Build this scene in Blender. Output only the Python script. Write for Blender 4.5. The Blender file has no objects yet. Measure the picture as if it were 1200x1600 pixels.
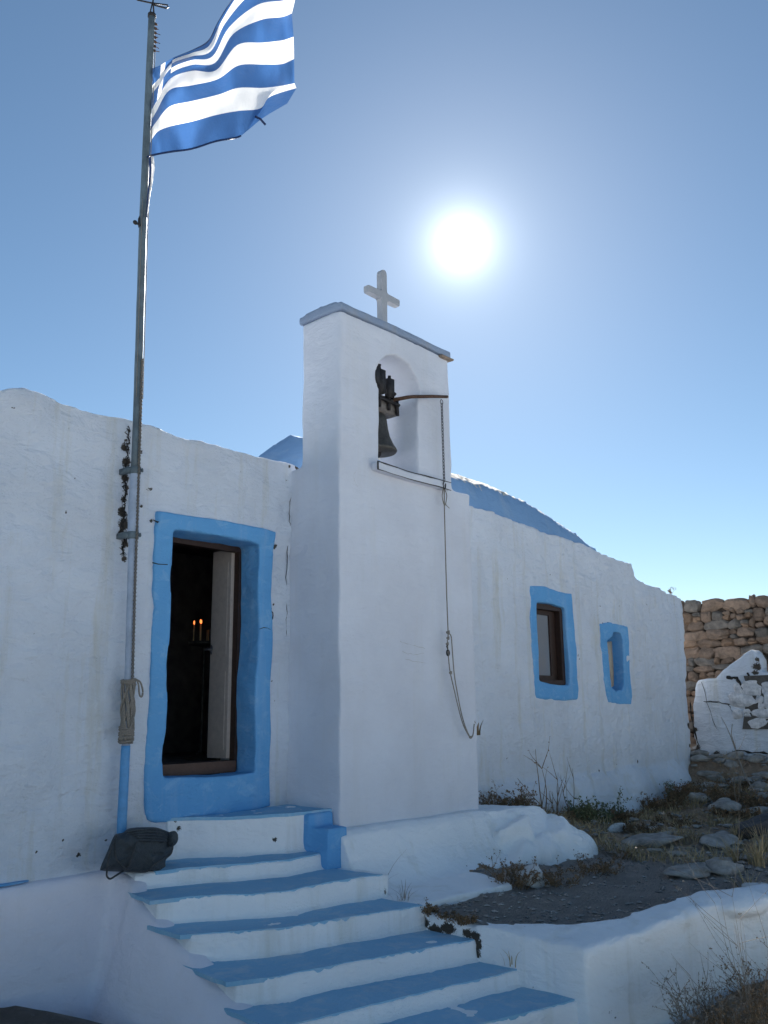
import bpy, bmesh, math, random
from mathutils import Vector, Matrix, noise
random.seed(7)
S = bpy.context.scene
COL = S.collection

# ------------------------------------------------------------------ camera, sky, sun, exposure
FPX, YAW, PITCH, ROLL = 1393.74, 0.724778, 0.218192, -0.0105152
CAM = Vector((0.0, -6.0702, 0.4497))
_F = Vector((math.cos(YAW)*math.cos(PITCH), math.sin(YAW)*math.cos(PITCH), math.sin(PITCH)))
_R = Vector((math.sin(YAW), -math.cos(YAW), 0)); _U = _R.cross(_F)
RT = _R*math.cos(ROLL) + _U*math.sin(ROLL); UP = -_R*math.sin(ROLL) + _U*math.cos(ROLL)
cd = bpy.data.cameras.new('camera'); cam = bpy.data.objects.new('camera', cd); COL.objects.link(cam)
m = Matrix.Identity(4)
for i in range(3):
    m[i][0] = RT[i]; m[i][1] = UP[i]; m[i][2] = -_F[i]; m[i][3] = CAM[i]
cam.matrix_world = m
cd.sensor_fit = 'HORIZONTAL'; cd.sensor_width = 36; cd.lens = FPX/1200*36
cd.clip_start = 0.05; cd.clip_end = 3000
S.camera = cam
S.render.resolution_x = 768; S.render.resolution_y = 1024

SUN = Vector((0.70829, 0.51164, 0.48637)).normalized()
EL = math.asin(SUN.z); AZ = math.atan2(SUN.x, SUN.y)
w = bpy.data.worlds.new('World'); S.world = w; w.use_nodes = True
nt = w.node_tree; nt.nodes.clear()
def N(t, typ, **k):
    n = t.nodes.new(typ)
    for a, b in k.items(): setattr(n, a, b)
    return n
sky = N(nt, 'ShaderNodeTexSky', sky_type='NISHITA', sun_disc=False)
sky.sun_elevation = EL; sky.sun_rotation = AZ
sky.altitude = 0; sky.air_density = 0.8; sky.dust_density = 0.05; sky.ozone_density = 1.0
hsv = N(nt, 'ShaderNodeHueSaturation'); hsv.inputs['Saturation'].default_value = 1.08; hsv.inputs['Hue'].default_value = 0.493
nt.links.new(sky.outputs[0], hsv.inputs['Color'])
bg = N(nt, 'ShaderNodeBackground'); bg.inputs[1].default_value = 0.050
nt.links.new(hsv.outputs[0], bg.inputs[0])
# bright aureole of the low sun in the humid sea air: a part of the sky, fixed in the world
tc = N(nt, 'ShaderNodeTexCoord')
dt = N(nt, 'ShaderNodeVectorMath', operation='DOT_PRODUCT'); dt.inputs[1].default_value = SUN
nrm = N(nt, 'ShaderNodeVectorMath', operation='NORMALIZE')
nt.links.new(tc.outputs['Generated'], nrm.inputs[0]); nt.links.new(nrm.outputs[0], dt.inputs[0])
ac = N(nt, 'ShaderNodeMath', operation='ARCCOSINE'); nt.links.new(dt.outputs['Value'], ac.inputs[0])
def expo(s, a):
    d = N(nt, 'ShaderNodeMath', operation='DIVIDE'); d.inputs[1].default_value = -s
    nt.links.new(ac.outputs[0], d.inputs[0])
    e = N(nt, 'ShaderNodeMath', operation='EXPONENT'); nt.links.new(d.outputs[0], e.inputs[0])
    mm = N(nt, 'ShaderNodeMath', operation='MULTIPLY'); mm.inputs[1].default_value = a
    nt.links.new(e.outputs[0], mm.inputs[0]); return mm
e1 = expo(0.019, 1.0); e2 = expo(0.13, 0.13)
ad = N(nt, 'ShaderNodeMath', operation='ADD'); nt.links.new(e1.outputs[0], ad.inputs[0]); nt.links.new(e2.outputs[0], ad.inputs[1])
bg2 = N(nt, 'ShaderNodeBackground'); bg2.inputs[0].default_value = (0.94, 1.0, 1.0, 1)
nt.links.new(ad.outputs[0], bg2.inputs[1])
ash = N(nt, 'ShaderNodeAddShader'); nt.links.new(bg.outputs[0], ash.inputs[0]); nt.links.new(bg2.outputs[0], ash.inputs[1])
wo = N(nt, 'ShaderNodeOutputWorld'); nt.links.new(ash.outputs[0], wo.inputs[0])
sl = bpy.data.lights.new('sun', 'SUN'); sl.energy = 5.0; sl.angle = math.radians(0.5); sl.color = (1, 0.97, 0.93)
so = bpy.data.objects.new('sun', sl); COL.objects.link(so)
so.rotation_euler = (-SUN).to_track_quat('-Z', 'Y').to_euler(); so.location = SUN*60
S.view_settings.view_transform = 'Standard'; S.view_settings.look = 'None'
S.view_settings.gamma = 1; S.view_settings.exposure = 1.27

# ------------------------------------------------------------------ measuring helpers: a line of sight met with a real plane
def ray(x, y): return RT*((x-600)/FPX) + UP*(-(y-800)/FPX) + _F
def atX(x, y, X): r = ray(x, y); return CAM + r*((X-CAM.x)/r.x)
def atY(x, y, Y): r = ray(x, y); return CAM + r*((Y-CAM.y)/r.y)
def atZ(x, y, Z): r = ray(x, y); return CAM + r*((Z-CAM.z)/r.z)

# ------------------------------------------------------------------ object helpers
def tag(o, label=None, cat=None, group=None, kind=None):
    if label: o['label'] = label
    if cat: o['category'] = cat
    if group: o['group'] = group
    if kind: o['kind'] = kind
    return o
def thing(name, label, cat, loc, group=None):
    o = bpy.data.objects.new(name, None); COL.objects.link(o); o.location = loc
    o.empty_display_size = 0.1
    return tag(o, label, cat, group)
def base_of(p):
    v = Vector((0, 0, 0))
    while p is not None:
        if p.parent is None: v = v + p.location
        p = p.parent
    return v
def link(name, me, mat, parent=None, smooth=True):
    o = bpy.data.objects.new(name, me); COL.objects.link(o)
    if mat: me.materials.append(mat)
    if smooth and me.polygons: me.polygons.foreach_set('use_smooth', [True]*len(me.polygons))
    if parent is not None:
        o.parent = parent
        o.matrix_parent_inverse = Matrix.Translation(-base_of(parent)) if parent.parent is None else Matrix.Identity(4)
        if parent.parent is None and parent.type == 'MESH': o.matrix_parent_inverse = Matrix.Translation(-parent.location)
    return o
def obj(name, bm, mat, parent=None, smooth=True):
    me = bpy.data.meshes.new(name); bm.normal_update(); bm.to_mesh(me); bm.free()
    return link(name, me, mat, parent, smooth)
def box(bm, x0, x1, y0, y1, z0, z1):
    v = [bm.verts.new((x, y, z)) for x in (x0, x1) for y in (y0, y1) for z in (z0, z1)]
    for f in ((0,1,3,2),(4,6,7,5),(0,4,5,1),(2,3,7,6),(0,2,6,4),(1,5,7,3)): bm.faces.new([v[i] for i in f])
    return v
def prism(bm, pts, z0, z1):
    "pts: 2D polygon in XY; z0,z1 floats or lists"
    n = len(pts)
    a = [bm.verts.new((p[0], p[1], z0)) for p in pts]
    b = [bm.verts.new((p[0], p[1], z1 if not isinstance(z1, (list, tuple)) else z1[i])) for i, p in enumerate(pts)]
    bm.faces.new(list(reversed(a))); bm.faces.new(b)
    for i in range(n): bm.faces.new([a[i], a[(i+1) % n], b[(i+1) % n], b[i]])
def prismY(bm, pts, y0, y1):
    "pts: polygon in XZ"
    n = len(pts)
    a = [bm.verts.new((p[0], y0, p[1])) for p in pts]; b = [bm.verts.new((p[0], y1, p[1])) for p in pts]
    bm.faces.new(a); bm.faces.new(list(reversed(b)))
    for i in range(n): bm.faces.new([a[(i+1) % n], a[i], b[i], b[(i+1) % n]])
def prismX(bm, pts, x0, x1):
    "pts: polygon in YZ"
    n = len(pts)
    a = [bm.verts.new((x0, p[0], p[1])) for p in pts]; b = [bm.verts.new((x1, p[0], p[1])) for p in pts]
    bm.faces.new(list(reversed(a))); bm.faces.new(b)
    for i in range(n): bm.faces.new([a[i], a[(i+1) % n], b[(i+1) % n], b[i]])
def ball(bm, c, r, sub=2):
    res = bmesh.ops.create_icosphere(bm, subdivisions=sub, radius=1.0)
    for v in res['verts']: v.co = Vector((c[0]+v.co.x*r[0], c[1]+v.co.y*r[1], c[2]+v.co.z*r[2]))
def tube(bm, pts, r, seg=6, close=False, caps=True):
    pts = [Vector(p) for p in pts]; n = len(pts)
    rad = r if isinstance(r, (list, tuple)) else [r]*n
    rings = []; ref = None
    for i, p in enumerate(pts):
        if close: t = pts[(i+1) % n]-pts[i-1]
        else: t = pts[min(i+1, n-1)]-pts[max(i-1, 0)]
        if t.length < 1e-9: t = Vector((0, 0, 1))
        t.normalize()
        if ref is None: ref = Vector((0, 0, 1)) if abs(t.z) < 0.9 else Vector((1, 0, 0))
        u = t.cross(ref)
        if u.length < 1e-6: u = t.cross(Vector((0.3, 1, 0.2)))
        u.normalize(); vv = t.cross(u).normalized(); ref = vv.cross(t)*1.0 if False else ref
        rings.append([bm.verts.new(p+(u*math.cos(2*math.pi*k/seg)+vv*math.sin(2*math.pi*k/seg))*rad[i]) for k in range(seg)])
    for i in range(n if close else n-1):
        a = rings[i]; b = rings[(i+1) % n]
        for k in range(seg): bm.faces.new([a[k], a[(k+1) % seg], b[(k+1) % seg], b[k]])
    if caps and not close:
        bm.faces.new(list(reversed(rings[0]))); bm.faces.new(rings[-1])
def lathe(bm, c, prof, seg=32):
    rings = []
    for r, z in prof: rings.append([bm.verts.new((c[0]+r*math.cos(2*math.pi*k/seg), c[1]+r*math.sin(2*math.pi*k/seg), c[2]+z)) for k in range(seg)])
    for a, b in zip(rings, rings[1:]):
        for k in range(seg): bm.faces.new([a[k], a[(k+1) % seg], b[(k+1) % seg], b[k]])
    bm.faces.new(list(reversed(rings[0]))); bm.faces.new(rings[-1])

# hand-laid masonry: one wavy field in the world moves every wall, surround and step the same way
def field(p, a=0.012, b=0.004):
    q = noise.noise_vector(p*1.7); r = noise.noise_vector(p*7.0+Vector((9, 3, 5)))
    return q*a + r*b
def evalmesh(o, name):
    dg = bpy.context.evaluated_depsgraph_get(); dg.update()
    me = bpy.data.meshes.new_from_object(o.evaluated_get(dg)); me.name = name
    return me
def masonry(name, bm, mat, parent=None, cut=None, extra=None, voxel=0.03, smooth=3, a=0.012, b=0.004, chips=None, rough=0.0, kindfun=None):
    me = bpy.data.meshes.new(name+'_src'); bmesh.ops.recalc_face_normals(bm, faces=bm.faces); bm.to_mesh(me); bm.free()
    o = bpy.data.objects.new(name+'_src', me); COL.objects.link(o)
    co = None
    if cut is not None:
        cm = bpy.data.meshes.new('cut'); bmesh.ops.recalc_face_normals(cut, faces=cut.faces); cut.to_mesh(cm); cut.free()
        co = bpy.data.objects.new('cut', cm); COL.objects.link(co)
        md = o.modifiers.new('b', 'BOOLEAN'); md.object = co; md.operation = 'DIFFERENCE'; md.solver = 'EXACT'
        if extra is not None:
            r0 = evalmesh(o, name); bj = bmesh.new(); bj.from_mesh(r0)
            bmesh.ops.recalc_face_normals(extra, faces=extra.faces); em = bpy.data.meshes.new('extra'); extra.to_mesh(em); extra.free(); bj.from_mesh(em)
            o.modifiers.clear(); bj.to_mesh(me); bj.free(); o.data = me
    if voxel:
        md = o.modifiers.new('r', 'REMESH'); md.mode = 'VOXEL'; md.voxel_size = voxel
        if smooth:
            md = o.modifiers.new('s', 'SMOOTH'); md.factor = 0.5; md.iterations = smooth
    r = evalmesh(o, name); r.materials.clear()
    bpy.data.objects.remove(o)
    if co: bpy.data.objects.remove(co)
    n = len(r.vertices)
    cos = [0.0]*(n*3); r.vertices.foreach_get('co', cos); nors = [0.0]*(n*3); r.vertex_normals.foreach_get('vector', nors)
    dirt = [0.0]*(n*4)
    att = r.color_attributes.new('dirt', 'FLOAT_COLOR', 'POINT') if chips else None
    for i in range(n):
        p = Vector(cos[i*3:i*3+3]); vn = Vector(nors[i*3:i*3+3]); d = field(p, a, b)
        if rough:
            d = d + vn*(noise.fractal(p*3.1, 0.8, 2.1, 4)*rough)
        if chips:
            k = 0.0
            for (c, rr) in chips:
                dx = p.x-c[0]
                if abs(dx) > rr*2.2: continue
                t = math.sqrt(dx*dx+(p.z-c[2])**2+((p.y-c[1])*0.6)**2)/rr
                if t < 2.2: k = max(k, 1.0-t/2.2)
            dirt[i*4:i*4+4] = (k, k, k, 1)
            d = d - vn*0.012*max(0, k-0.3)
        p = p+d; cos[i*3:i*3+3] = p
    r.vertices.foreach_set('co', cos)
    if chips: att.data.foreach_set('color', dirt)
    r.update()
    return link(name, r, mat, parent)

# ------------------------------------------------------------------ materials
def newmat(name):
    mt = bpy.data.materials.new(name); mt.use_nodes = True
    t = mt.node_tree; b = t.nodes['Principled BSDF']; return mt, t, b
def ramp(t, src, stops):
    r = N(t, 'ShaderNodeValToRGB'); el = r.color_ramp.elements
    while len(el) < len(stops): el.new(0.5)
    for e, (p, c) in zip(el, stops): e.position = p; e.color = (c[0], c[1], c[2], 1)
    t.links.new(src, r.inputs[0]); return r
def mix(t, fac, a, b, mode='MIX'):
    m_ = N(t, 'ShaderNodeMix', data_type='RGBA', blend_type=mode)
    if isinstance(fac, float): m_.inputs[0].default_value = fac
    else: t.links.new(fac, m_.inputs[0])
    for s, v in ((6, a), (7, b)):
        if isinstance(v, tuple): m_.inputs[s].default_value = (v[0], v[1], v[2], 1)
        else: t.links.new(v, m_.inputs[s])
    return m_.outputs[2]
def noi(t, scale, detail=6, rough=0.6, vec=None, dist=0.0):
    n = N(t, 'ShaderNodeTexNoise'); n.inputs['Scale'].default_value = scale; n.inputs['Detail'].default_value = detail
    n.inputs['Roughness'].default_value = rough; n.inputs['Distortion'].default_value = dist
    if vec is not None: t.links.new(vec, n.inputs['Vector'])
    return n
def pos(t, sc=(1, 1, 1)):
    g = N(t, 'ShaderNodeNewGeometry'); mp = N(t, 'ShaderNodeMapping'); mp.inputs['Scale'].default_value = sc
    t.links.new(g.outputs['Position'], mp.inputs['Vector']); return mp.outputs[0]
def bump(t, b, srcs):
    prev = None
    for src, st, dist in srcs:
        bn = N(t, 'ShaderNodeBump'); bn.inputs['Strength'].default_value = st; bn.inputs['Distance'].default_value = dist
        t.links.new(src, bn.inputs['Height'])
        if prev is not None: t.links.new(prev, bn.inputs['Normal'])
        prev = bn.outputs[0]
    t.links.new(prev, b.inputs['Normal'])
def plaster(name, col, col2, worn=None, stain=(0.50, 0.47, 0.36), stain_amt=0.55, dirt=False, bumpk=1.0, specks=True, pitch=0.0, rough=0.85):
    mt, t, b = newmat(name)
    P = pos(t); n1 = noi(t, 1.3, 5, 0.6, P); n2 = noi(t, 14, 8, 0.7, P); n3 = noi(t, 70, 4, 0.7, P)
    c = mix(t, ramp(t, n1.outputs[0], [(0.35, (0, 0, 0)), (0.68, (1, 1, 1))]).outputs[0], col, col2)
    # streaks run down
    Ps = pos(t, (3.2, 3.2, 0.28)); n4 = noi(t, 1.6, 6, 0.65, Ps)
    st = ramp(t, n4.outputs[0], [(0.53, (0, 0, 0)), (0.74, (stain_amt,)*3)])
    c = mix(t, st.outputs[0], c, stain)
    # worn blotches
    st2 = ramp(t, n2.outputs[0], [(0.62, (0, 0, 0)), (0.75, (0.3, 0.3, 0.3))])
    c = mix(t, st2.outputs[0], c, tuple(x*0.72 for x in col))
    if worn:
        nw = noi(t, 4.5, 9, 0.75, pos(t, (1, 1, 1.6)), 0.8)
        wr_ = ramp(t, nw.outputs[0], [(0.53, (0, 0, 0)), (0.60, (0.42, 0.42, 0.42)), (0.70, (0.75, 0.75, 0.75))])
        c = mix(t, wr_.outputs[0], c, worn)
    if specks:
        vo = N(t, 'ShaderNodeTexVoronoi'); vo.inputs['Scale'].default_value = 3.6; vo.inputs['Randomness'].default_value = 1
        pv = mix(t, 0.04, P, n2.outputs['Color'], 'ADD') if False else P
        t.links.new(P, vo.inputs['Vector'])
        ns = noi(t, 45, 3, 0.7, P)
        ma = N(t, 'ShaderNodeMath', operation='MULTIPLY_ADD'); t.links.new(ns.outputs[0], ma.inputs[0]); ma.inputs[1].default_value = 0.09
        t.links.new(vo.outputs['Distance'], ma.inputs[2])
        sp = ramp(t, ma.outputs[0], [(0.062, (0.75, 0.75, 0.75)), (0.075, (0, 0, 0))])
        c = mix(t, sp.outputs[0], c, (0.13, 0.12, 0.11))
    if dirt:
        at = N(t, 'ShaderNodeAttribute'); at.attribute_name = 'dirt'
        nd = noi(t, 40, 7, 0.8, P, 0.6)
        ma = N(t, 'ShaderNodeMath', operation='MULTIPLY_ADD'); t.links.new(nd.outputs[0], ma.inputs[0]); ma.inputs[1].default_value = 1.25
        t.links.new(at.outputs['Fac'], ma.inputs[2]); mh = N(t, 'ShaderNodeMath', operation='MULTIPLY'); mh.inputs[1].default_value = 0.5; t.links.new(ma.outputs[0], mh.inputs[0])
        gt = N(t, 'ShaderNodeMath', operation='GREATER_THAN'); gt.inputs[1].default_value = 0.02; t.links.new(at.outputs['Fac'], gt.inputs[0])
        dr0 = ramp(t, mh.outputs[0], [(0.565, (0, 0, 0)), (0.60, (1, 1, 1))]); dr = N(t, 'ShaderNodeMath', operation='MULTIPLY'); t.links.new(dr0.outputs[0], dr.inputs[0]); t.links.new(gt.outputs[0], dr.inputs[1])
        c = mix(t, dr.outputs[0], c, (0.07, 0.06, 0.05))
    t.links.new(c, b.inputs['Base Color']); b.inputs['Roughness'].default_value = rough
    b.inputs['Specular IOR Level'].default_value = 0.2
    nb = noi(t, 5, 6, 0.6, pos(t, (1, 1, 1.9)), 0.3)
    nl_ = noi(t, 3.2, 4, 0.55, pos(t, (1.0, 1.0, 2.3)), 0.6)
    rg = N(t, 'ShaderNodeMath', operation='ABSOLUTE'); sb = N(t, 'ShaderNodeMath', operation='SUBTRACT'); t.links.new(nl_.outputs[0], sb.inputs[0]); sb.inputs[1].default_value = 0.5; t.links.new(sb.outputs[0], rg.inputs[0])
    pm = N(t, 'ShaderNodeMath', operation='MULTIPLY'); t.links.new(n2.outputs[0], pm.inputs[0]); nq = noi(t, 0.9, 3, 0.6, P); pr_ = ramp(t, nq.outputs[0], [(0.40, (0.15, 0.15, 0.15)), (0.62, (1, 1, 1))]); t.links.new(pr_.outputs[0], pm.inputs[1])
    bump(t, b, [(rg.outputs[0], 0.5*bumpk, 0.07), (nb.outputs[0], 0.6*bumpk, 0.06), (pm.outputs[0], 0.8*bumpk, 0.024), (n3.outputs[0], 0.3*bumpk, 0.004)])
    return mt
WHITE = plaster('whitewash', (0.675, 0.725, 0.80), (0.61, 0.65, 0.715), dirt=True)  # chapel white darkened in colour to even out the stronger light up there
WHITE2 = plaster('smooth_whitewash', (0.675, 0.705, 0.775), (0.61, 0.63, 0.69), stain_amt=0.14, bumpk=0.45, specks=False)  # tower white darkened likewise, against the stronger light higher up
WHITER = plaster('lightened_whitewash', (0.88, 0.90, 0.92), (0.84, 0.86, 0.885), stain_amt=0.32, bumpk=0.8, dirt=True)  # low walls and steps: lighter colour makes up for weaker light below
LAV = plaster('lavender_plaster', (0.82, 0.80, 0.87), (0.77, 0.76, 0.83), stain_amt=0.12, bumpk=0.55)  # also lightened in colour to offset the weaker light low down
BLUE = plaster('blue_limewash', (0.145, 0.395, 0.70), (0.12, 0.355, 0.67), worn=(0.27, 0.50, 0.74), stain=(0.30, 0.47, 0.68), stain_amt=0.5, bumpk=0.7, specks=True, rough=0.7)
TREAD = plaster('worn_blue_paint', worn=(0.42, 0.58, 0.70), *((0.29, 0.52, 0.70), (0.24, 0.47, 0.66)), stain=(0.50, 0.60, 0.68), stain_amt=0.7, bumpk=0.5, specks=True, rough=0.75)
ROOFB = plaster('roof_blue', (0.22, 0.38, 0.60), (0.19, 0.34, 0.55), stain=(0.36, 0.46, 0.56), stain_amt=0.4, bumpk=0.6, specks=False)
CAPB = plaster('pale_blue_paint', (0.27, 0.34, 0.45), (0.23, 0.29, 0.40), stain=(0.4, 0.33, 0.22), stain_amt=0.3, bumpk=0.6, specks=False)
def simple(name, col, rough=0.6, metal=0.0, nscale=20, var=0.25, bk=0.3, bd=0.004, spec=0.4):
    mt, t, b = newmat(name); P = pos(t); n = noi(t, nscale, 5, 0.65, P)
    c = mix(t, ramp(t, n.outputs[0], [(0.3, (0, 0, 0)), (0.7, (1, 1, 1))]).outputs[0], tuple(x*(1-var) for x in col), tuple(min(1, x*(1+var)) for x in col))
    t.links.new(c, b.inputs['Base Color']); b.inputs['Roughness'].default_value = rough; b.inputs['Metallic'].default_value = metal
    b.inputs['Specular IOR Level'].default_value = spec
    bump(t, b, [(n.outputs[0], bk, bd)]); return mt
WOOD = simple('dark_wood', (0.035, 0.018, 0.013), 0.55)
LEAFW = simple('old_white_wood', (0.42, 0.36, 0.32), 0.6, var=0.1)
ROOM = simple('darkened_interior', (0.16, 0.14, 0.135), 0.9, 0, 5, 0.4)  # room taken as white; its darkness is put into this colour
POLEG = simple('weathered_galvanised', (0.115, 0.15, 0.17), 0.55, 0.15, 9, 0.3)
POLEB = simple('pole_blue_paint', (0.09, 0.30, 0.58), 0.45, 0, 14, 0.12)
POLEW = simple('pole_pale_paint', (0.34, 0.40, 0.50), 0.6, 0, 10, 0.15)
DARKM = simple('dark_iron', (0.035, 0.033, 0.035), 0.6, 0.5, 30, 0.4)
RUST = simple('rusty_iron', (0.10, 0.055, 0.035), 0.8, 0.2, 30, 0.4)
BRONZE = simple('aged_bronze', (0.095, 0.088, 0.078), 0.55, 0.6, 25, 0.3)
GREYW = simple('grey_weathered_wood', (0.16, 0.145, 0.135), 0.8, 0, 30, 0.35)
ROPE = simple('pale_rope', (0.24, 0.215, 0.185), 0.9, 0, 160, 0.5, 0.8)
CHAINM = simple('grey_chain', (0.11, 0.11, 0.12), 0.5, 0.6, 40)
BAG = simple('charcoal_nylon', (0.045, 0.055, 0.064), 0.6, 0, 14, 0.2, 0.9, 0.03)
CORD = simple('bag_cord', (0.05, 0.052, 0.055), 0.8)
MARBLE = simple('pale_marble', (0.36, 0.37, 0.39), 0.5, 0, 12, 0.1)
STONE = simple('grey_field_stone', (0.30, 0.285, 0.265), 0.9, 0, 7, 0.45, 0.9, 0.03)
STONEW = plaster('whitewashed_rock', (0.72, 0.72, 0.71), (0.60, 0.60, 0.60), stain_amt=0.3, bumpk=1.3)
WAX = simple('wax', (0.75, 0.6, 0.35), 0.5)
CRACK = simple('dark_crevice', (0.035, 0.032, 0.03), 0.95)
def stonewall_mat():
    mt, t, b = newmat('brown_rubble'); at = N(t, 'ShaderNodeAttribute'); at.attribute_name = 'tone'
    P = pos(t); n = noi(t, 9, 8, 0.7, P)
    c = mix(t, ramp(t, n.outputs[0], [(0.3, (0, 0, 0)), (0.7, (1, 1, 1))]).outputs[0], (0.55, 0.55, 0.55), (1.25, 1.2, 1.15))
    c = mix(t, 1.0, at.outputs['Color'], c, 'MULTIPLY')
    t.links.new(c, b.inputs['Base Color']); b.inputs['Roughness'].default_value = 0.9; b.inputs['Specular IOR Level'].default_value = 0.2
    bump(t, b, [(n.outputs[0], 0.9, 0.05)]); return mt
RUBBLE = stonewall_mat()
def ground_mat(name, c1, c2, c3, sc=(1, 1, 1), bk=1.0):
    mt, t, b = newmat(name); P = pos(t, sc); n = noi(t, 3.2, 9, 0.72, P); n2 = noi(t, 26, 8, 0.75, P); vo = N(t, 'ShaderNodeTexVoronoi')
    vo.inputs['Scale'].default_value = 17; t.links.new(P, vo.inputs['Vector'])
    c = mix(t, ramp(t, n.outputs[0], [(0.38, (0, 0, 0)), (0.62, (1, 1, 1))]).outputs[0], c1, c2)
    c = mix(t, ramp(t, n2.outputs[0], [(0.55, (0, 0, 0)), (0.72, (0.8, 0.8, 0.8))]).outputs[0], c, c3)
    t.links.new(c, b.inputs['Base Color']); b.inputs['Roughness'].default_value = 0.95; b.inputs['Specular IOR Level'].default_value = 0.15
    bump(t, b, [(n.outputs[0], 0.9*bk, 0.08), (vo.outputs['Distance'], 0.6*bk, 0.02), (n2.outputs[0], 0.9*bk, 0.02)]); return mt
EARTH = ground_mat('stony_earth', (0.25, 0.175, 0.12), (0.38, 0.29, 0.215), (0.52, 0.43, 0.34))
PATHM = ground_mat('trodden_stone_path', (0.46, 0.405, 0.37), (0.58, 0.52, 0.48), (0.72, 0.67, 0.62), (1.0, 2.4, 1), 2.0)
ASPH = ground_mat('dark_road', (0.20, 0.18, 0.16), (0.27, 0.25, 0.23), (0.36, 0.34, 0.32))
DRYC = [simple('dry_straw', (0.42, 0.32, 0.18), 0.9, var=0.3), simple('dry_brown', (0.19, 0.125, 0.07), 0.9, var=0.35), simple('dusty_green', (0.13, 0.145, 0.075), 0.9, var=0.3), simple('grey_twig', (0.27, 0.23, 0.19), 0.9, var=0.3)]
for m_ in DRYC: m_.use_backface_culling = False

# ------------------------------------------------------------------ setting: ground sheet, terrace of stony path, road
bm = bmesh.new()
GX = [-1200, -300, -60, -20, -8]+[-4+i*0.5 for i in range(60)]+[40, 90, 300, 1200]
GY = [-1200, -300, -60, -20, -12]+[-8+i*0.5 for i in range(40)]+[20, 60, 300, 1200]
gv = [[bm.verts.new((x, y, -1.64+0.02*noise.noise(Vector((x*0.7, y*0.7, 0))))) for y in GY] for x in GX]
for i in range(len(GX)-1):
    for j in range(len(GY)-1): bm.faces.new([gv[i][j], gv[i+1][j], gv[i+1][j+1], gv[i][j+1]])
PALE = ground_mat('pale_bounce_ground', (0.66, 0.66, 0.65), (0.72, 0.72, 0.71), (0.60, 0.60, 0.59))  # sunlit part is unseen; made this pale to bounce light onto the walls
tag(obj('ground', bm, PALE), kind='structure')

# terrace: heights gathered at places, blended smoothly
HP = [(5.4,-1.7,-.97),(5.45,-2.4,-1.02),(5.6,-2.75,-1.03),(6.2,-2.9,-1.03),(7.1,-3.0,-1.02),(7.6,-3.35,-1.02),(9,-3.8,-1.0),(12,-4.6,-.95),
      (6.4,-1.7,-.97),(7.0,-1.1,-.96),(8.0,-1.8,-.98),(7.5,-2.4,-1.0),(8.5,-.4,-.70),(9.6,-.3,-.84),(10.6,-.3,-.97),(11.4,-.3,-.98),(12,-.3,-.90),(12.8,-.3,-.82),(13.6,-.3,-.74),
      (9.9,-.9,-.97),(11,-1.5,-.98),(9.5,-2.2,-1.0),(12.5,-1.6,-.93),(13.8,-1.2,-.72),(14.4,-.1,-.32),(14.5,-1.0,-.33),(14.6,-2.2,-.45),(14.5,-3.6,-.6),
      (16.5,0,-.2),(17,-3,-.3),(20,0,-.1),(22,-5,-.4),(18,-8,-.8),(30,0,0),(30,-10,-.6),(40,0,0),(40,-12,-.6),(15,3,-.2),(20,6,0),(12,-8,-1.3),(9,-6,-1.45),(30,10,0),(40,12,0)]
def th(x, y):
    s = 0; z = 0
    for (a, b_, c) in HP:
        d2 = (x-a)**2+(y-b_)**2+0.02; k = 1/(d2*d2); s += k; z += c*k
    z /= s
    p = Vector((x, y, 0))
    amp = 0.034 if x < 9 and y < -1.2 else 0.075
    return z+noise.fractal(p*1.6, 0.9, 2.0, 5)*amp + abs(noise.noise(Vector((x*5, y*9, 0))))*0.022-0.01 + noise.noise(p*17)*0.007
def parap(x):   # centre line of the low parapet along its inside
    pts = [(5.36,-2.86),(6.2,-2.98),(7.1,-3.08),(7.6,-3.38),(9,-3.85),(12,-4.7),(16,-6)]
    for (a, b_), (c, d) in zip(pts, pts[1:]):
        if x <= c: return b_+(d-b_)*(x-a)/(c-a)
    return pts[-1][1]
bm = bmesh.new()
xs = [5.42+0.045*i for i in range(80)]; x = xs[-1]
while x < 16: x += 0.07; xs.append(x)
while x < 41: x += 0.6; xs.append(x)
rows = []
for x in xs:
    y0 = parap(min(x, 16))-0.10 if x < 16 else -6-(x-16)*0.3
    r = []; n = 62
    ytop = 0.25 if x < 14.0 else 0.25+min(1, (x-14.0)/1.2)*9
    for j in range(n+1):
        u = j/n; y = y0+(ytop-y0)*u
        r.append(bm.verts.new((x, y, th(x, y))))
    rows.append(r)
for a, b_ in zip(rows, rows[1:]):
    for j in range(len(a)-1): bm.faces.new([a[j], b_[j], b_[j+1], a[j+1]])
me_o = obj('terrain', bm, EARTH); tag(me_o, kind='structure')
me_o.data.materials.append(PATHM)
for f in me_o.data.polygons:
    c = f.center
    if c.x < 9.8+0.5*noise.noise(c*2) and c.y < -1.15+0.12*noise.noise(c*3)-max(0, c.x-7.7)*0.22+(0.9 if c.x > 8.3 else 0)*0: f.material_index = 1

bm = bmesh.new(); gv = []
for i in range(61):
    x = 5.6+i*0.12; r = []
    for j in range(21):
        y = -3.0-0.12*(x-5.6)*1.0-0.5-j*0.11+0.35
        e = min(1, max(0, (x-6.2)/1.2))*max(0, 1-abs(j-7)/13.0)
        r.append(bm.verts.new((x, y, -1.60+0.20*e+0.03*noise.fractal(Vector((x*4, y*4, 0)), .8, 2, 4))))
    gv.append(r)
for a, b_ in zip(gv, gv[1:]):
    for j in range(20): bm.faces.new([a[j], b_[j], b_[j+1], a[j+1]])
tag(obj('soil_bank', bm, EARTH), kind='structure')
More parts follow.
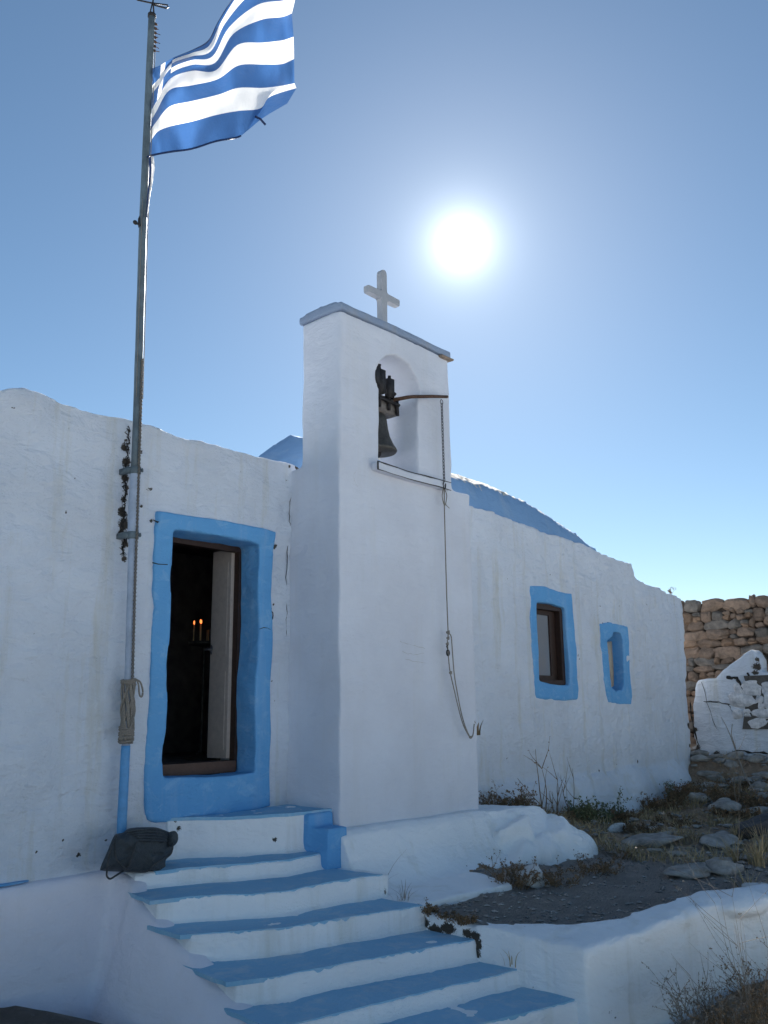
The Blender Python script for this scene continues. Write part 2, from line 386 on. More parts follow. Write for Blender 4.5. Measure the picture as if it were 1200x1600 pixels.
# road patch at the foot of the retaining wall
bm = bmesh.new(); ring = []
def se(v): return math.copysign(abs(v)**0.5, v)
for k in range(120):
    a = 2*math.pi*k/120; rr = 1+0.03*noise.noise(Vector((math.cos(a)*3, math.sin(a)*3, 1)))+0.012*noise.noise(Vector((math.cos(a)*22, math.sin(a)*22, 1)))
    ring.append((1.72+1.74*se(math.cos(a))*rr, -2.6+2.50*se(math.sin(a))*rr))
prism(bm, ring, -1.80, [-1.462+.15*max(0, min(1, (3.5-p[0])/.5)) for p in ring])
tag(obj('road', bm, ASPH), kind='structure')

# ------------------------------------------------------------------ chapel
chapel = thing('chapel', 'whitewashed chapel with blue door surround, two blue framed windows and blue vaulted roof', 'chapel', (8, 0, -0.9))
def px(lst, Y=0.0): return [(p.x, p.z) for p in (atY(x, y, Y) for x, y in lst)]
top = px([(1066,936),(1040,924),(1010,911),(993,903),(990,893),(986,881),(972,876),(950,869),(936,862),(928,857),(905,848),(874,838),(838,826),(800,811),(765,799),(731,790)])
top += [(7.6, 2.70), (6.5, 2.72), (5.7, 2.72)] + px([(458,724),(440,720),(405,711),(380,706),(330,690),(290,684),(245,671),(222,665),(200,657),(165,648),(130,638),(80,618),(40,607),(0,605)])
outl = [(-2.5, -1.6), (14.08, -1.6), (14.10, 0.0), (14.2, 1.2)] + top + [(1.5, 2.72), (0, 2.7), (-1.2, 2.76), (-2.5, 2.7)]
bm = bmesh.new(); prismY(bm, outl, 0.0, 0.55)
# swollen foot of the right-hand wall
foot = [(7.6,-.55,.16),(8.3,-.62,.12),(9.1,-.66,.2),(10,-.7,.17),(10.8,-.7,.22),(11.7,-.72,.18),(12.6,-.62,.2),(13.3,-.55,.17),(13.8,-.5,.2)]
ex = bmesh.new()
st = []
for i in range(53):
    x = 7.45+i*0.125; k = noise.noise(Vector((x*1.3, 4, 1))); k2 = noise.noise(Vector((x*3.1, 8, 2))); e = min(1, (x-7.4)/.4, max(0.25, (14.0-x)/.25))
    zt = -.34+.10*k+.03*k2; d1 = (.06+.03*k2)*e; d2 = (.14+.06*k+.03*k2)*e; d3 = (.20+.07*k)*e
    st.append([ex.verts.new(q) for q in ((x, .10, zt), (x, .012, zt-.02), (x, -d1, zt-.12-.03*k2), (x, -d2, zt-.32+.05*k), (x, -d3, -.95), (x, -d3, -1.5), (x, .10, -1.5))])
for a, b_ in zip(st, st[1:]):
    for j in range(7): ex.faces.new([a[j], a[(j+1) % 7], b_[(j+1) % 7], b_[j]])
ex.faces.new(st[0]); ex.faces.new(list(reversed(st[-1])))
cut = bmesh.new()
box(cut, 4.16, 5.20, -0.5, 1.0, -0.12, 1.98)
box(cut, 9.72, 10.52, -0.5, 1.0, 0.70, 1.80)
box(cut, 11.48, 12.08, -0.5, 0.33, 0.6, 1.55)
CH = [(195,700,.05),(199,722,.07),(197,745,.06),(193,800,.07),(196,820,.09),(192,835,.06),(198,850,.05),(196,872,.045),(194,780,.04),(200,760,.04),(198,690,.03),(234,762,.03),(227,765,.02),(238,760,.022),(20,636,.022),(108,669,.02),(221,705,.03),(222,790,.03),(217,780,.025),
      (100,800,.02),(108,819,.014),(92,742,.012),(115,749,.012),(55,992,.012),(60,1330,.02),(125,1335,.035),(100,1310,.015),(165,1312,.02),(430,946,.025),(431,852,.05),(424,948,.03),(425,1065,.02),(425,960,.02),(240,813,.03),
      (453,729,.03),(465,731,.045),(448,750,.02),(793,903,.016),(742,891,.016),(861,899,.018),(787,947,.014),(938,946,.022),(969,946,.014),(942,973,.03),(950,973,.03),(902,1024,.028),(905,1030,.02),(937,1050,.02),(935,1204,.03),(997,1189,.045),(965,1195,.02),(1075,1135,.09),(1078,1150,.06),(1077,1165,.05),(1083,1185,.05),(840,1160,.014),(795,1185,.012),(800,1210,.014),(870,1190,.016),(910,1212,.02),(1010,945,.02),(1065,1000,.02)]
chips = [((p.x, p.y, p.z), r) for p, r in ((atY(x, y, 0), r) for x, y, r in CH)]
chips = [(c, r*0.56) for c, r in chips]
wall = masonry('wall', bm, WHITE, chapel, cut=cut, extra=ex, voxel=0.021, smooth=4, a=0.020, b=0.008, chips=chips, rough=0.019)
bm = bmesh.new()
box(bm, -2.4, -1.9, 0.5, 6.0, -1.6, 2.6); box(bm, 13.55, 14.06, 0.5, 6.0, -1.6, 2.15); box(bm, -2.4, 14.0, 5.6, 6.1, -1.6, 2.4)
masonry('side_wall', bm, WHITE, chapel, voxel=0.08, smooth=2)
bm = bmesh.new()
box(bm, -1.9, 13.6, 0.551, 5.7, -0.12, -0.03)
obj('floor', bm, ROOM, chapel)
bm = bmesh.new(); box(bm, 3.3, 3.35, 0.56, 5.6, -0.03, 2.4); box(bm, 7.9, 7.95, 0.56, 5.6, -0.03, 2.4); box(bm, 3.35, 7.9, 3.2, 3.25, -0.03, 2.4); box(bm, 3.3, 7.95, 0.56, 5.6, 2.40, 2.44)
box(bm, 3.35, 4.14, 0.552, 0.60, -0.03, 2.4); box(bm, 5.22, 7.9, 0.552, 0.60, -0.03, 2.4)
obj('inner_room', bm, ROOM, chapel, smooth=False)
for q in ((-2.3, 5.4, 0.4, 5.8, 2.46, 2.58), (12.3, 13.9, 0.4, 5.8, 1.9, 2.05)):
    bm = bmesh.new(); box(bm, *q); masonry('flat_roof', bm, WHITE, chapel, voxel=0.08, smooth=1)
# blue vault
prof = [(5.50, 2.62), (5.85, 3.05), (6.06, 3.22), (6.28, 3.37), (6.44, 3.385), (7.5, 3.47), (8.5, 3.49), (9.19, 3.485), (9.59, 3.49), (10.28, 3.41), (10.8, 3.33), (11.35, 3.20), (11.9, 3.03), (12.3, 2.86), (12.55, 2.68), (12.7, 2.5)]
import bisect
def pz(x):
    for (a, b_), (c, d) in zip(prof, prof[1:]):
        if x <= c: return b_+(d-b_)*(x-a)/(c-a)
    return prof[-1][1]
bm = bmesh.new()
NX = 220; XS = [5.50+(12.7-5.50)*i/NX for i in range(NX+1)]
YS = [(0.03, 0.0), (0.05, 0.22), (0.09, 0.42), (0.14, 0.56), (0.19, 0.65), (0.24, 0.705), (0.30, 0.75), (0.36, 0.79), (0.43, 0.83), (0.50, 0.865), (0.60, 0.91), (0.70, 0.95), (0.85, 1.0), (1.0, 1.035), (1.4, 1.07), (2, 1.08), (3, 1.08), (4, 1.02), (5, 1.0), (5.7, 0.9), (5.8, 0)]
g = []
for x in XS:
    r = []
    for (y, k) in YS:
        z = 2.45+(pz(x)-2.45)*k
        d = noise.fractal(Vector((x*2.2, y*6, 2)), 0.9, 2, 4)*0.016 + (0.012*noise.noise(Vector((x*16+y*22, y*5, 7))) if 0.15 < y < 1.2 else 0)
        hx = max(0, min(y, 3.4)-0.85)*1.05*max(0, min(1, (8.4-x)/3.0))
        hx += min(0, y-0.85)*0.82*max(0, min(1, (x-8.4)/3.0))
        r.append(bm.verts.new((x+hx+0.01*noise.noise(Vector((x*3, y*3, 0))), y-d*1.4, z+d)))
    g.append(r)
for a, b_ in zip(g, g[1:]):
    for j in range(len(YS)-1): bm.faces.new([a[j], b_[j], b_[j+1], a[j+1]])
roof = obj('roof', bm, ROOFB, chapel)
t = ROOFB.node_tree; b = t.nodes['Principled BSDF']; src = b.inputs['Base Color'].links[0].from_socket
g_ = N(t, 'ShaderNodeNewGeometry'); sx = N(t, 'ShaderNodeSeparateXYZ'); t.links.new(g_.outputs['Position'], sx.inputs[0])
nn = noi(t, 9, 5, 0.7, pos(t, (1.6, 0.5, 0.5)))
m1 = N(t, 'ShaderNodeMath', operation='MULTIPLY_ADD'); t.links.new(nn.outputs[0], m1.inputs[0]); m1.inputs[1].default_value = 0.35; t.links.new(sx.outputs['Y'], m1.inputs[2])
m2 = N(t, 'ShaderNodeMath', operation='LESS_THAN'); t.links.new(sx.outputs['X'], m2.inputs[0]); m2.inputs[1].default_value = 7.0
m3 = N(t, 'ShaderNodeMath', operation='SUBTRACT'); t.links.new(m1.outputs[0], m3.inputs[0]); t.links.new(m2.outputs[0], m3.inputs[1])
rm = ramp(t, m3.outputs[0], [(0.405, (0, 0, 0)), (0.43, (1, 1, 1))])
t.links.new(mix(t, rm.outputs[0], src, (0.62, 0.58, 0.50)), b.inputs['Base Color'])
roof['label'] = 'blue painted vault'

# door: blue surround with reveals, stone lintel line, frame, leaf, threshold
def ringpoly(bm, pts, y0, y1): prismY(bm, pts, y0, y1)
outer = px([(246,797),(262,799),(300,806),(345,814),(385,822),(427,830),(427,853),(425,900),(424,960),(423,1010),(422,1080),(421,1150),(420,1262),(380,1268),(330,1272),(290,1277),(275,1283),(262,1287),(238,1288),(227,1284),(224,1272),(226,1200),(227,1150),(229,1105),(233,1040),(234,985),(239,950),(237,920),(240,865),(242,830)])
bm = bmesh.new(); prismY(bm, outer, -0.022, 0.25)
ex = bmesh.new(); box(ex, 4.09, 5.31, -0.038, 0.05, 1.925, 2.05)
cut = bmesh.new(); inner = [(4.235,1.915),(4.22,1.5),(4.235,1.1),(4.21,0.8),(4.235,0.45),(4.22,0.1),(4.235,-.055),(5.15,-.06),(5.145,0.6),(5.16,1.2),(5.145,1.905)]
prismY(cut, inner, -0.3, 0.6)
dch = [((p.x, p.y, p.z), r) for p, r in ((atY(x, y, 0), r) for x, y, r in [(242,813,.03),(250,816,.02),(429,851,.05),(240,880,.02),(262,880,.02),(415,985,.02),(420,983,.03),(258,944,.02),(252,1087,.025),(240,1232,.02),(246,1230,.02),(410,1218,.02),(425,860,.02),(322,1232,.01)])]
surround = masonry('door_surround', bm, BLUE, chapel, cut=cut, extra=ex, voxel=0.016, smooth=2, a=0.020, b=0.006, chips=dch)
surround['label'] = 'thick blue painted stone surround of the doorway'
bm = bmesh.new()
box(bm, 4.18, 4.26, 0.235, 0.33, -0.06, 1.95); box(bm, 5.125, 5.17, 0.235, 0.30, -0.06, 1.95); box(bm, 4.26, 5.125, 0.235, 0.30, 1.865, 1.95)
bmesh.ops.bevel(bm, geom=bm.edges[:], offset=0.006, segments=1)
fr = obj('door_frame', bm, WOOD, chapel, smooth=False)
bm = bmesh.new(); box(bm, 4.262, 5.123, 0.205, 0.34, -0.06, 0.035); bmesh.ops.bevel(bm, geom=bm.edges[:], offset=0.008, segments=2)
obj('threshold', bm, simple('threshold_wood', (0.09, 0.05, 0.035), 0.6), fr, smooth=False)
door = bmesh.new()
# inward opened leaf: stiles, rails and a recessed panel, hinged on the right jamb
box(door, 5.09, 5.13, 0.302, 0.57, 0.05, 1.90)
bmesh.ops.bevel(door, geom=door.edges[:], offset=0.006, segments=1)
dl = obj('door', door, LEAFW, chapel, smooth=False); dl['label'] = 'pale inward opened door leaf'
bm = bmesh.new(); box(bm, 5.084, 5.089, 0.34, 0.53, 0.12, 0.80); box(bm, 5.084, 5.089, 0.34, 0.53, 0.95, 1.78); obj('panel', bm, LEAFW, dl, smooth=False)
bm = bmesh.new(); tube(bm, [(5.09, 0.55, 1.0), (5.05, 0.55, 1.0), (5.045, 0.60, 1.0)], 0.009); ball(bm, (5.085, 0.55, 1.0), (0.008, 0.02, 0.05), 1); obj('handle', bm, CHAINM, dl)

# first window
w1 = px([(828,914),(845,916),(868,923),(893,926),(895,960),(899,1010),(901,1060),(904,1078),(903,1094),(880,1095),(855,1094),(838,1092),(834,1060),(831,1015),(829,960)])
bm = bmesh.new(); prismY(bm, w1, -0.013, 0.12); cut = bmesh.new(); prismY(cut, px([(838,942),(860,945),(883,950),(886,1010),(889,1071),(868,1069),(843,1064),(841,1010)]), -0.3, 0.6)
s1 = masonry('window_surround', bm, BLUE, chapel, cut=cut, voxel=0.016, smooth=2, a=0.020, b=0.006)
s1['label'] = 'blue painted band round the larger window'
win = thing('tmp', None, None, (0, 0, 0)); bpy.data.objects.remove(win)
bm = bmesh.new()
for (a, b_, c, d) in [(9.70, 9.80, .70, 1.80), (10.40, 10.52, .70, 1.80), (9.80, 10.40, .70, .80), (9.80, 10.40, 1.70, 1.80)]: box(bm, a, b_, 0.05, 0.24, c, d)
bmesh.ops.bevel(bm, geom=bm.edges[:], offset=0.006, segments=1)
w_ = obj('window', bm, WOOD, chapel, smooth=False); w_['label'] = 'dark brown timber window with one narrow glazed casement'
bm = bmesh.new()
for (a, b_, c, d) in [(9.803, 9.86, .803, 1.697), (10.26, 10.397, .803, 1.697), (9.86, 10.26, .803, .86), (9.86, 10.26, 1.64, 1.697)]: box(bm, a, b_, 0.13, 0.18, c, d)
bmesh.ops.bevel(bm, geom=bm.edges[:], offset=0.005, segments=1)
obj('sash', bm, WOOD, w_, smooth=False)
gm, t, b = newmat('window_glass'); b.inputs['Base Color'].default_value = (0.24, 0.26, 0.29, 1); b.inputs['Roughness'].default_value = 0.06; b.inputs['IOR'].default_value = 1.9; b.inputs['Specular IOR Level'].default_value = 1.0
ng = noi(t, 3, 2, 0.5, pos(t)); bump(t, b, [(ng.outputs[0], 0.1, 0.02)])
bm = bmesh.new(); box(bm, 9.861, 10.259, 0.15, 0.156, .861, 1.639); obj('pane', bm, gm, w_, smooth=False)
bm = bmesh.new(); box(bm, 9.6, 10.6, 0.56, 0.60, .6, 1.9); obj('shutter_back', bm, WOOD, w_, smooth=False)

# small niche window
w2 = px([(936,973),(952,972),(966,975),(979,978),(981,1010),(984,1050),(986,1075),(987,1090),(985,1102),(968,1102),(950,1097),(947,1082),(944,1070),(941,1030),(938,1000)])
bm = bmesh.new(); prismY(bm, w2, -0.015, 0.30); cut = bmesh.new()
prismY(cut, px([(947,1001),(955,996),(958,988),(968,989),(971,1000),(973,1030),(974,1065),(971,1079),(960,1080),(953,1073),(950,1040)]), -0.3, 0.26)
s2 = masonry('window_surround', bm, BLUE, chapel, cut=cut, voxel=0.015, smooth=2, a=0.020, b=0.006)
s2['label'] = 'blue painted band round the small blind niche window'
q = px([(948,1000),(955,1002),(959,1072),(954,1074)], 0.12)
bm = bmesh.new(); prismY(bm, px([(947.5,1004),(956,1002),(957,1020),(959,1050),(959,1072),(955,1074),(952,1060),(949,1030)], 0.06), 0.06, 0.12)
o = obj('niche_board', bm, simple('pale_stone_slab', (0.42, 0.37, 0.30), 0.8, var=0.1), s2); o['label'] = 'pale upright slab set in the niche'

# fine cracks in the plaster
def crack(pts, Y, name='crack', par=chapel, r=0.004, n=5, jit=0.012, mat=CRACK, plane='Y'):
    bm = bmesh.new(); P = []
    f = atY if plane == 'Y' else atX
    w = [f(x, y, Y) for x, y in pts]
    for a, b_ in zip(w, w[1:]):
        for i in range(n): P.append(a.lerp(b_, i/n))
    P.append(w[-1]); Q = []
    for i, p in enumerate(P):
        d = field(p, 0.020, 0.006); j = Vector((random.uniform(-1, 1), 0, random.uniform(-1, 1)))*jit
        if plane == 'X': j = Vector((0, j.x, j.z))
        Q.append(p+d+j)
    tube(bm, Q, [r*random.uniform(0.4, 1.3) for _ in Q], 4)
    return obj(name, bm, mat, par)
crack([(457,757),(453,800),(452,830),(450,870),(449,950),(446,1000)], -0.001, r=0.004)
crack([(243,812),(262,818)], -0.024, r=0.006, n=3); crack([(405,848),(428,853)], -0.026, r=0.006, n=3)
crack([(240,879),(262,882)], -0.022, r=0.004, n=3); crack([(404,983),(422,985)], -0.022, r=0.004, n=3)
crack([(1080,1095),(1081,1120),(1086,1150),(1092,1165)], 0.0, r=0.012, n=4)
crack([(424,948),(426,965),(423,975)], -0.001, r=0.005, n=4)

for q in ([(202,668),(201,690),(199,706),(199,722),(197,738)], [(198,744),(197,765),(197,785),(195,800),(195,815),(194,832)], [(196,842),(194,856),(195,866)]):
    for rr, jj in ((.008, .014), (.005, .028), (.004, .035)): crack(q, -0.001, r=rr, n=5, jit=jj)
# ------------------------------------------------------------------ bell tower
tower = thing('bell_tower', 'tall white bell tower with open arch and pale blue cap beside the door', 'bell tower', (6.5, -0.3, -0.6))
bm = bmesh.new()
ex = bmesh.new(); prism(ex, [(5.54, -.64), (7.505, -.64), (7.505, 0.2), (5.54, 0.2)], -0.9, 2.675)
prism(bm, [(5.545, -.638), (7.215, -.638), (7.215, -.125), (5.545, -.125)], 2.5, 4.13)
cut = bmesh.new()
prismY(cut, [(6.09,2.735),(6.655,2.725),(6.66,3.3),(6.665,3.55),(6.71,3.62),(6.66,3.74),(6.56,3.84),(6.45,3.89),(6.33,3.90),(6.2,3.85),(6.09,3.74),(6.03,3.62),(6.035,3.56),(6.085,3.47)], -1.2, 0.19)
a = atX(489,552,5.54); b_ = atX(506,590,5.54)
for k in range(4):
    yy = a.y+(b_.y-a.y)*(k+0.5)/4; box(cut, 5.3, 5.552, yy-0.014, yy+0.012, b_.z+0.05*(k % 2), a.z-0.03*(k % 3))
TC = [(505,560,.03),(498,585,.03),(502,595,.02),(500,655,.03),(497,672,.03),(493,690,.03),(489,712,.02),(505,640,.02),(487,700,.02),(484,660,.015),(508,768,.03),(507,780,.02),(494,1245,.015),(509,1243,.018)]
tch = [((p.x, p.y, p.z), r*1.1) for p, r in ((atX(x, y, 5.54), r) for x, y, r in TC)]
tch += [((p.x, p.y, p.z), r) for p, r in ((atY(x, y, -.64), r) for x, y, r in [(533,483,.03),(568,502,.02),(600,520,.02),(650,540,.03),(547,716,.02),(565,719,.02),(542,1275,.01)])]
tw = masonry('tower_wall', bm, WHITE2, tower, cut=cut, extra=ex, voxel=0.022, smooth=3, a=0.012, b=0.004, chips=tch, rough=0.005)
bm = bmesh.new()
cp = [(5.522, -.662), (7.23, -.662), (7.228, -.10), (5.525, -.10)]
prism(bm, cp, 4.125, 4.195)
prismX(bm, [(-.65, 4.18), (-.12, 4.18), (-.2, 4.215), (-.39, 4.225), (-.58, 4.215)], 5.53, 7.22)
masonry('cap', bm, CAPB, tower, voxel=0.016, smooth=1, a=0.012, b=0.004, rough=0.004)
bm = bmesh.new(); box(bm, 7.04, 7.255, -.685, -.10, 4.095, 4.124); o = masonry('cap_slate', bm, simple('rusty_slate', (0.28, 0.22, 0.17), 0.9), tower, voxel=0.012, smooth=1, a=0.01, b=0.01); o['label'] = 'rust brown broken edge under the cap'
bm = bmesh.new(); box(bm, 5.965, 7.08, -.715, -.60, 2.632, 2.705)
led = masonry('ledge', bm, WHITE2, tower, voxel=0.014, smooth=1, a=0.012, b=0.003)
bm = bmesh.new(); Y0 = -0.722
def lf(p): return Vector(p)+field(Vector(p), 0.012, 0.003)
tube(bm, [lf((5.96+i*0.112, Y0+.004, 2.708)) for i in range(11)], [.006*random.uniform(.5, 1.3) for _ in range(11)], 5); tube(bm, [lf((5.96+i*0.112, Y0+.004, 2.630)) for i in range(11)], [.005*random.uniform(.5, 1.2) for _ in range(11)], 5)
tube(bm, [lf((5.962, Y0, 2.70)), lf((5.962, Y0, 2.632))], 0.012, 4)
obj('rim', bm, simple('rotten_edge', (.07, .065, .062), .9), led)
# marble cross on the cap
bm = bmesh.new()
cx, cy = 6.43, -0.38
prismY(bm, [(cx-.04,4.2),(cx+.04,4.2),(cx+.04,4.57),(cx+.048,4.612),(cx+.24,4.615),(cx+.245,4.685),(cx+.048,4.69),(cx+.04,4.72),(cx+.04,4.90),(cx+.028,4.935),(cx,4.945),(cx-.028,4.935),(cx-.04,4.90),(cx-.04,4.72),(cx-.048,4.69),(cx-.245,4.685),(cx-.24,4.615),(cx-.048,4.612),(cx-.04,4.57)], cy-0.035, cy+0.035)
bmesh.ops.bevel(bm, geom=[e for e in bm.edges if abs(e.verts[0].co.y-e.verts[1].co.y) < 1e-5], offset=0.008, segments=2)
o = obj('cross', bm, MARBLE, tower, smooth=False); o['label'] = 'pale stone cross on top of the cap'

SC = simple('faint_scuff', (0.40, 0.40, 0.37), .95)
for q in ([(625,1003),(640,1006),(664,1012)], [(628,1018),(645,1022),(662,1020)], [(632,1030),(670,1036),(692,1034)], [(556,735),(552,745),(558,760)]):
    crack(q, -.642, name='scuff', par=tower, r=.0016, n=6, jit=.006, mat=SC)
# bell, yoke and lever
bell = thing('church_bell', 'dark bronze bell hanging in the arch of the bell tower', 'bell', (6.30, -.40, 2.93))
bm = bmesh.new()
lathe(bm, (6.30, -.40, 2.93), [(.195,0),(.205,.015),(.195,.04),(.165,.09),(.135,.16),(.118,.24),(.108,.32),(.098,.37),(.075,.40),(.03,.41),(.03,.44)], 40)
obj('bell_body', bm, BRONZE, bell)
bm = bmesh.new(); tube(bm, [(6.30,-.40,3.2),(6.31,-.41,2.98),(6.31,-.41,2.90)], [.012,.012,.018], 8); ball(bm, (6.31,-.41,2.92), (.035,.035,.04), 2); obj('clapper', bm, DARKM, bell)
bm = bmesh.new(); box(bm, 6.13, 6.52, -.50, -.32, 3.34, 3.50); bmesh.ops.bevel(bm, geom=bm.edges[:], offset=0.02, segments=2); obj('headstock', bm, GREYW, bell)
bm = bmesh.new()
for (a0, a1) in [((6.22,-.52,3.36),(6.22,-.52,3.80)),((6.36,-.52,3.36),(6.37,-.52,3.72)),((6.44,-.5,3.5),(6.44,-.5,3.66)),((6.13,-.5,3.62),(6.48,-.5,3.56)),((6.2,-.53,3.45),(6.5,-.53,3.44)),((6.48,-.52,3.52),(6.49,-.52,3.33)),((6.07,-.56,3.58),(6.09,-.55,3.74)),((6.07,-.56,3.62),(6.2,-.54,3.78))]:
    tube(bm, [a0, Vector(a0).lerp(Vector(a1), .5), a1], 0.022, 4)
box(bm, 6.035, 6.16, -.58, -.48, 3.56, 3.73); box(bm, 6.18, 6.27, -.56, -.50, 3.5, 3.74); box(bm, 6.32, 6.40, -.56, -.50, 3.48, 3.68)
obj('iron_strap', bm, DARKM, bell)
rodend = atY(699, 620, -.74)
bm = bmesh.new(); tube(bm, [(6.38,-.56,3.46), (6.47,-.665,3.485), (6.52,-.685,3.50), (6.8,-.715,3.57), rodend], [.020,.019,.018,.017,.016], 6); obj('lever', bm, RUST, bell)

# chain and pull rope
chain = thing('bell_chain', 'grey chain hanging from the bell lever in front of the tower', 'chain', atY(690, 630, -.73))
A = atY(690, 626, -.73); B = atY(694, 752, -.73)
bm = bmesh.new(); nl = 26
for i in range(nl):
    c = A.lerp(B, (i+0.5)/nl); L = (A-B).length/nl*0.72; k = 1.9 if i == 0 else 1
    pts = []
    for q in range(12):
        an = 2*math.pi*q/12; u = math.cos(an)*0.011*k; vz = math.sin(an)*L*(1.15 if k > 1 else 1)
        pts.append(c+(Vector((u, 0, vz)) if i % 2 == 0 else Vector((0, u, vz))))
    tube(bm, pts, 0.0042, 5, close=True)
obj('chain_links', bm, CHAINM, chain)
bm = bmesh.new(); c = B+Vector((0, 0, -.05))
tube(bm, [c+Vector((0.0, 0, .05)), c+Vector((-.018, 0, .02)), c+Vector((-.012, 0, -.02)), c+Vector((.004, 0, -.03)), c+Vector((.02, 0, -.01)), c+Vector((.024, 0, .03))], 0.006, 6); obj('hook', bm, DARKM, chain)
rope = thing('pull_rope', 'thin grey rope looped down the front of the bell tower', 'rope', atY(695, 770, -.73))
RY = -.715
def rp(lst, Y=RY): return [atY(x, y, Y) for x, y in lst]
def spline(pts, n=6):
    out = []; P = [pts[0]]+list(pts)+[pts[-1]]
    for i in range(1, len(P)-2):
        for k in range(n):
            u = k/n; a_, b2, c_, d_ = P[i-1], P[i], P[i+1], P[i+2]
            out.append(0.5*((2*b2)+(c_-a_)*u+(2*a_-5*b2+4*c_-d_)*u*u+(3*b2-a_-3*c_+d_)*u**3))
    out.append(P[-2]); return out
bm = bmesh.new()
tube(bm, spline(rp([(694,762),(694.5,800),(696,860),(698,930),(700,985),(700,1000)])), 0.0065, 6)
tube(bm, spline(rp([(701,990),(705,995),(707,1020),(710,1055),(715,1085),(721,1115),(728,1138),(735,1152),(739,1148),(741,1131)])), 0.006, 6)
tube(bm, spline(rp([(699,1000),(700,1018),(702,1040),(704,1053),(709,1075),(716,1105),(723,1130),(730,1145),(735,1153)], RY-0.01)), 0.006, 6)
tube(bm, spline([atY(694,758,RY), atY(691,775,RY), atY(695,790,RY), atY(698,775,RY), atY(695,765,RY)]), 0.005, 5)
tube(bm, spline([atY(694,785,RY), atY(698,790,RY-.02), atY(702,794,RY-.02)]), 0.004, 5)
obj('rope_strand', bm, ROPE, rope)
for (x, y, r) in [(700,988,.018),(700,997,.014),(699,1006,.013),(704,1051,.014),(735,1152,.011)]:
    bm = bmesh.new(); c = atY(x, y, RY-0.005)
    for k in range(3): tube(bm, [c+Vector((math.cos(an)*r, math.sin(an)*r*0.7, r*0.5*(k-1)+math.sin(an+k)*r*.3)) for an in [2*math.pi*i/10 for i in range(10)]], 0.0055, 5, close=True)
    obj('knot', bm, ROPE, rope)
bm = bmesh.new(); c = atY(700, 1020, RY-0.01)
tube(bm, [c+Vector((math.cos(a)*.020, 0, math.sin(a)*.026)) for a in [2*math.pi*i/14 for i in range(14)]], 0.008, 6, close=True); tube(bm, [c+Vector((0,0,.03)), c+Vector((-.02,0,.06)), c+Vector((0,0,.09))], 0.006, 5); obj('ring', bm, DARKM, rope)

# ------------------------------------------------------------------ staircase
stair = thing('staircase', 'blue and white painted masonry steps fanning down from the chapel door', 'stairs', (4.6, -1.3, -1.45))
LV = [  # (z, nose line left->right)
 (-.36, [(4.27,-.02),(4.45,-.03),(5.10,-.49),(5.24,-.53)]),
 (-.665,[(3.79,-.28),(4.24,-.42),(4.87,-.73),(5.33,-.70)]),
 (-.78, [(3.70,-.68),(3.97,-.78),(4.53,-1.13),(5.40,-1.24)]),
 (-.94, [(3.69,-1.05),(3.75,-1.08),(4.27,-1.41),(5.36,-1.66)]),
 (-1.10,[(3.64,-1.6),(3.96,-1.76),(5.36,-2.13)]),
 (-1.235,[(3.56,-2.05),(3.63,-2.11),(5.36,-2.47)]),
 (-1.335,[(3.50,-2.46),(5.36,-2.90)])]
def dens(line, n=10):
    out = []
    for a, b_ in zip(line, line[1:]):
        for i in range(n): out.append((a[0]+(b_[0]-a[0])*i/n, a[1]+(b_[1]-a[1])*i/n))
    out.append(line[-1]); return out
bm = bmesh.new()
for i, (z, ln) in enumerate(LV):
    xl = ln[0][0]; xr = ln[-1][0]+0.06
    ln = [(ln[0][0]+0.05, ln[0][1])]+ln[1:] if i else ln
    poly = [(3.86, 0.1)]+[(LV[j][1][0][0]+.06, LV[j][1][0][1]) for j in range(1, i)]+ln+[(xr, ln[-1][1]), (xr, 0.1)] if i else [(4.27, 0.1)]+ln+[(5.6, -.53), (5.6, .1)]
    prism(bm, poly, -1.80, z)
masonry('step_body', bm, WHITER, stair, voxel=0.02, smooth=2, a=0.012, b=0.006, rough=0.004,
        chips=[((p.x, p.y, p.z), r) for p, r in [(atY(479,1323,-.52), .03), (atY(432,1313,-.45), .02), (atY(445,1311,-.45), .015), (atY(514,1352,-.7), .03), (atY(275,1282,-.03), .02), (atY(282,1296,-.05), .025), (atY(596,1392,-1.2), .03), (atY(480,1276,-.5), .02)]])
def sheet(name, poly, z, mat, par, h=0.005, wav=0.012, sub=0.05, lab=None):
    "painted skin of a tread: irregular edge, follows the masonry field"
    bm = bmesh.new(); P = []
    n = len(poly)
    for i in range(n):
        a = Vector(poly[i]); b_ = Vector(poly[(i+1) % n]); k = max(1, int((b_-a).length/sub))
        for j in range(k):
            p = a.lerp(b_, j/k); P.append(p)
    cxy = sum(P, Vector((0, 0)))/len(P); Q = []
    for p in P:
        q = noise.noise_vector(Vector((p.x*7, p.y*7, z*11)))*wav + noise.noise_vector(Vector((p.x*25, p.y*25, z*11)))*wav*0.5
        Q.append((p.x+q.x, p.y+q.y))
    prism(bm, Q, z-0.02, z+h)
    bmesh.ops.triangulate(bm, faces=[f for f in bm.faces if len(f.verts) > 4])
    for v in bm.verts: v.co += field(v.co, 0.012, 0.006)
    o = obj(name, bm, mat, par, smooth=False)
    if lab: o['label'] = lab
    return o
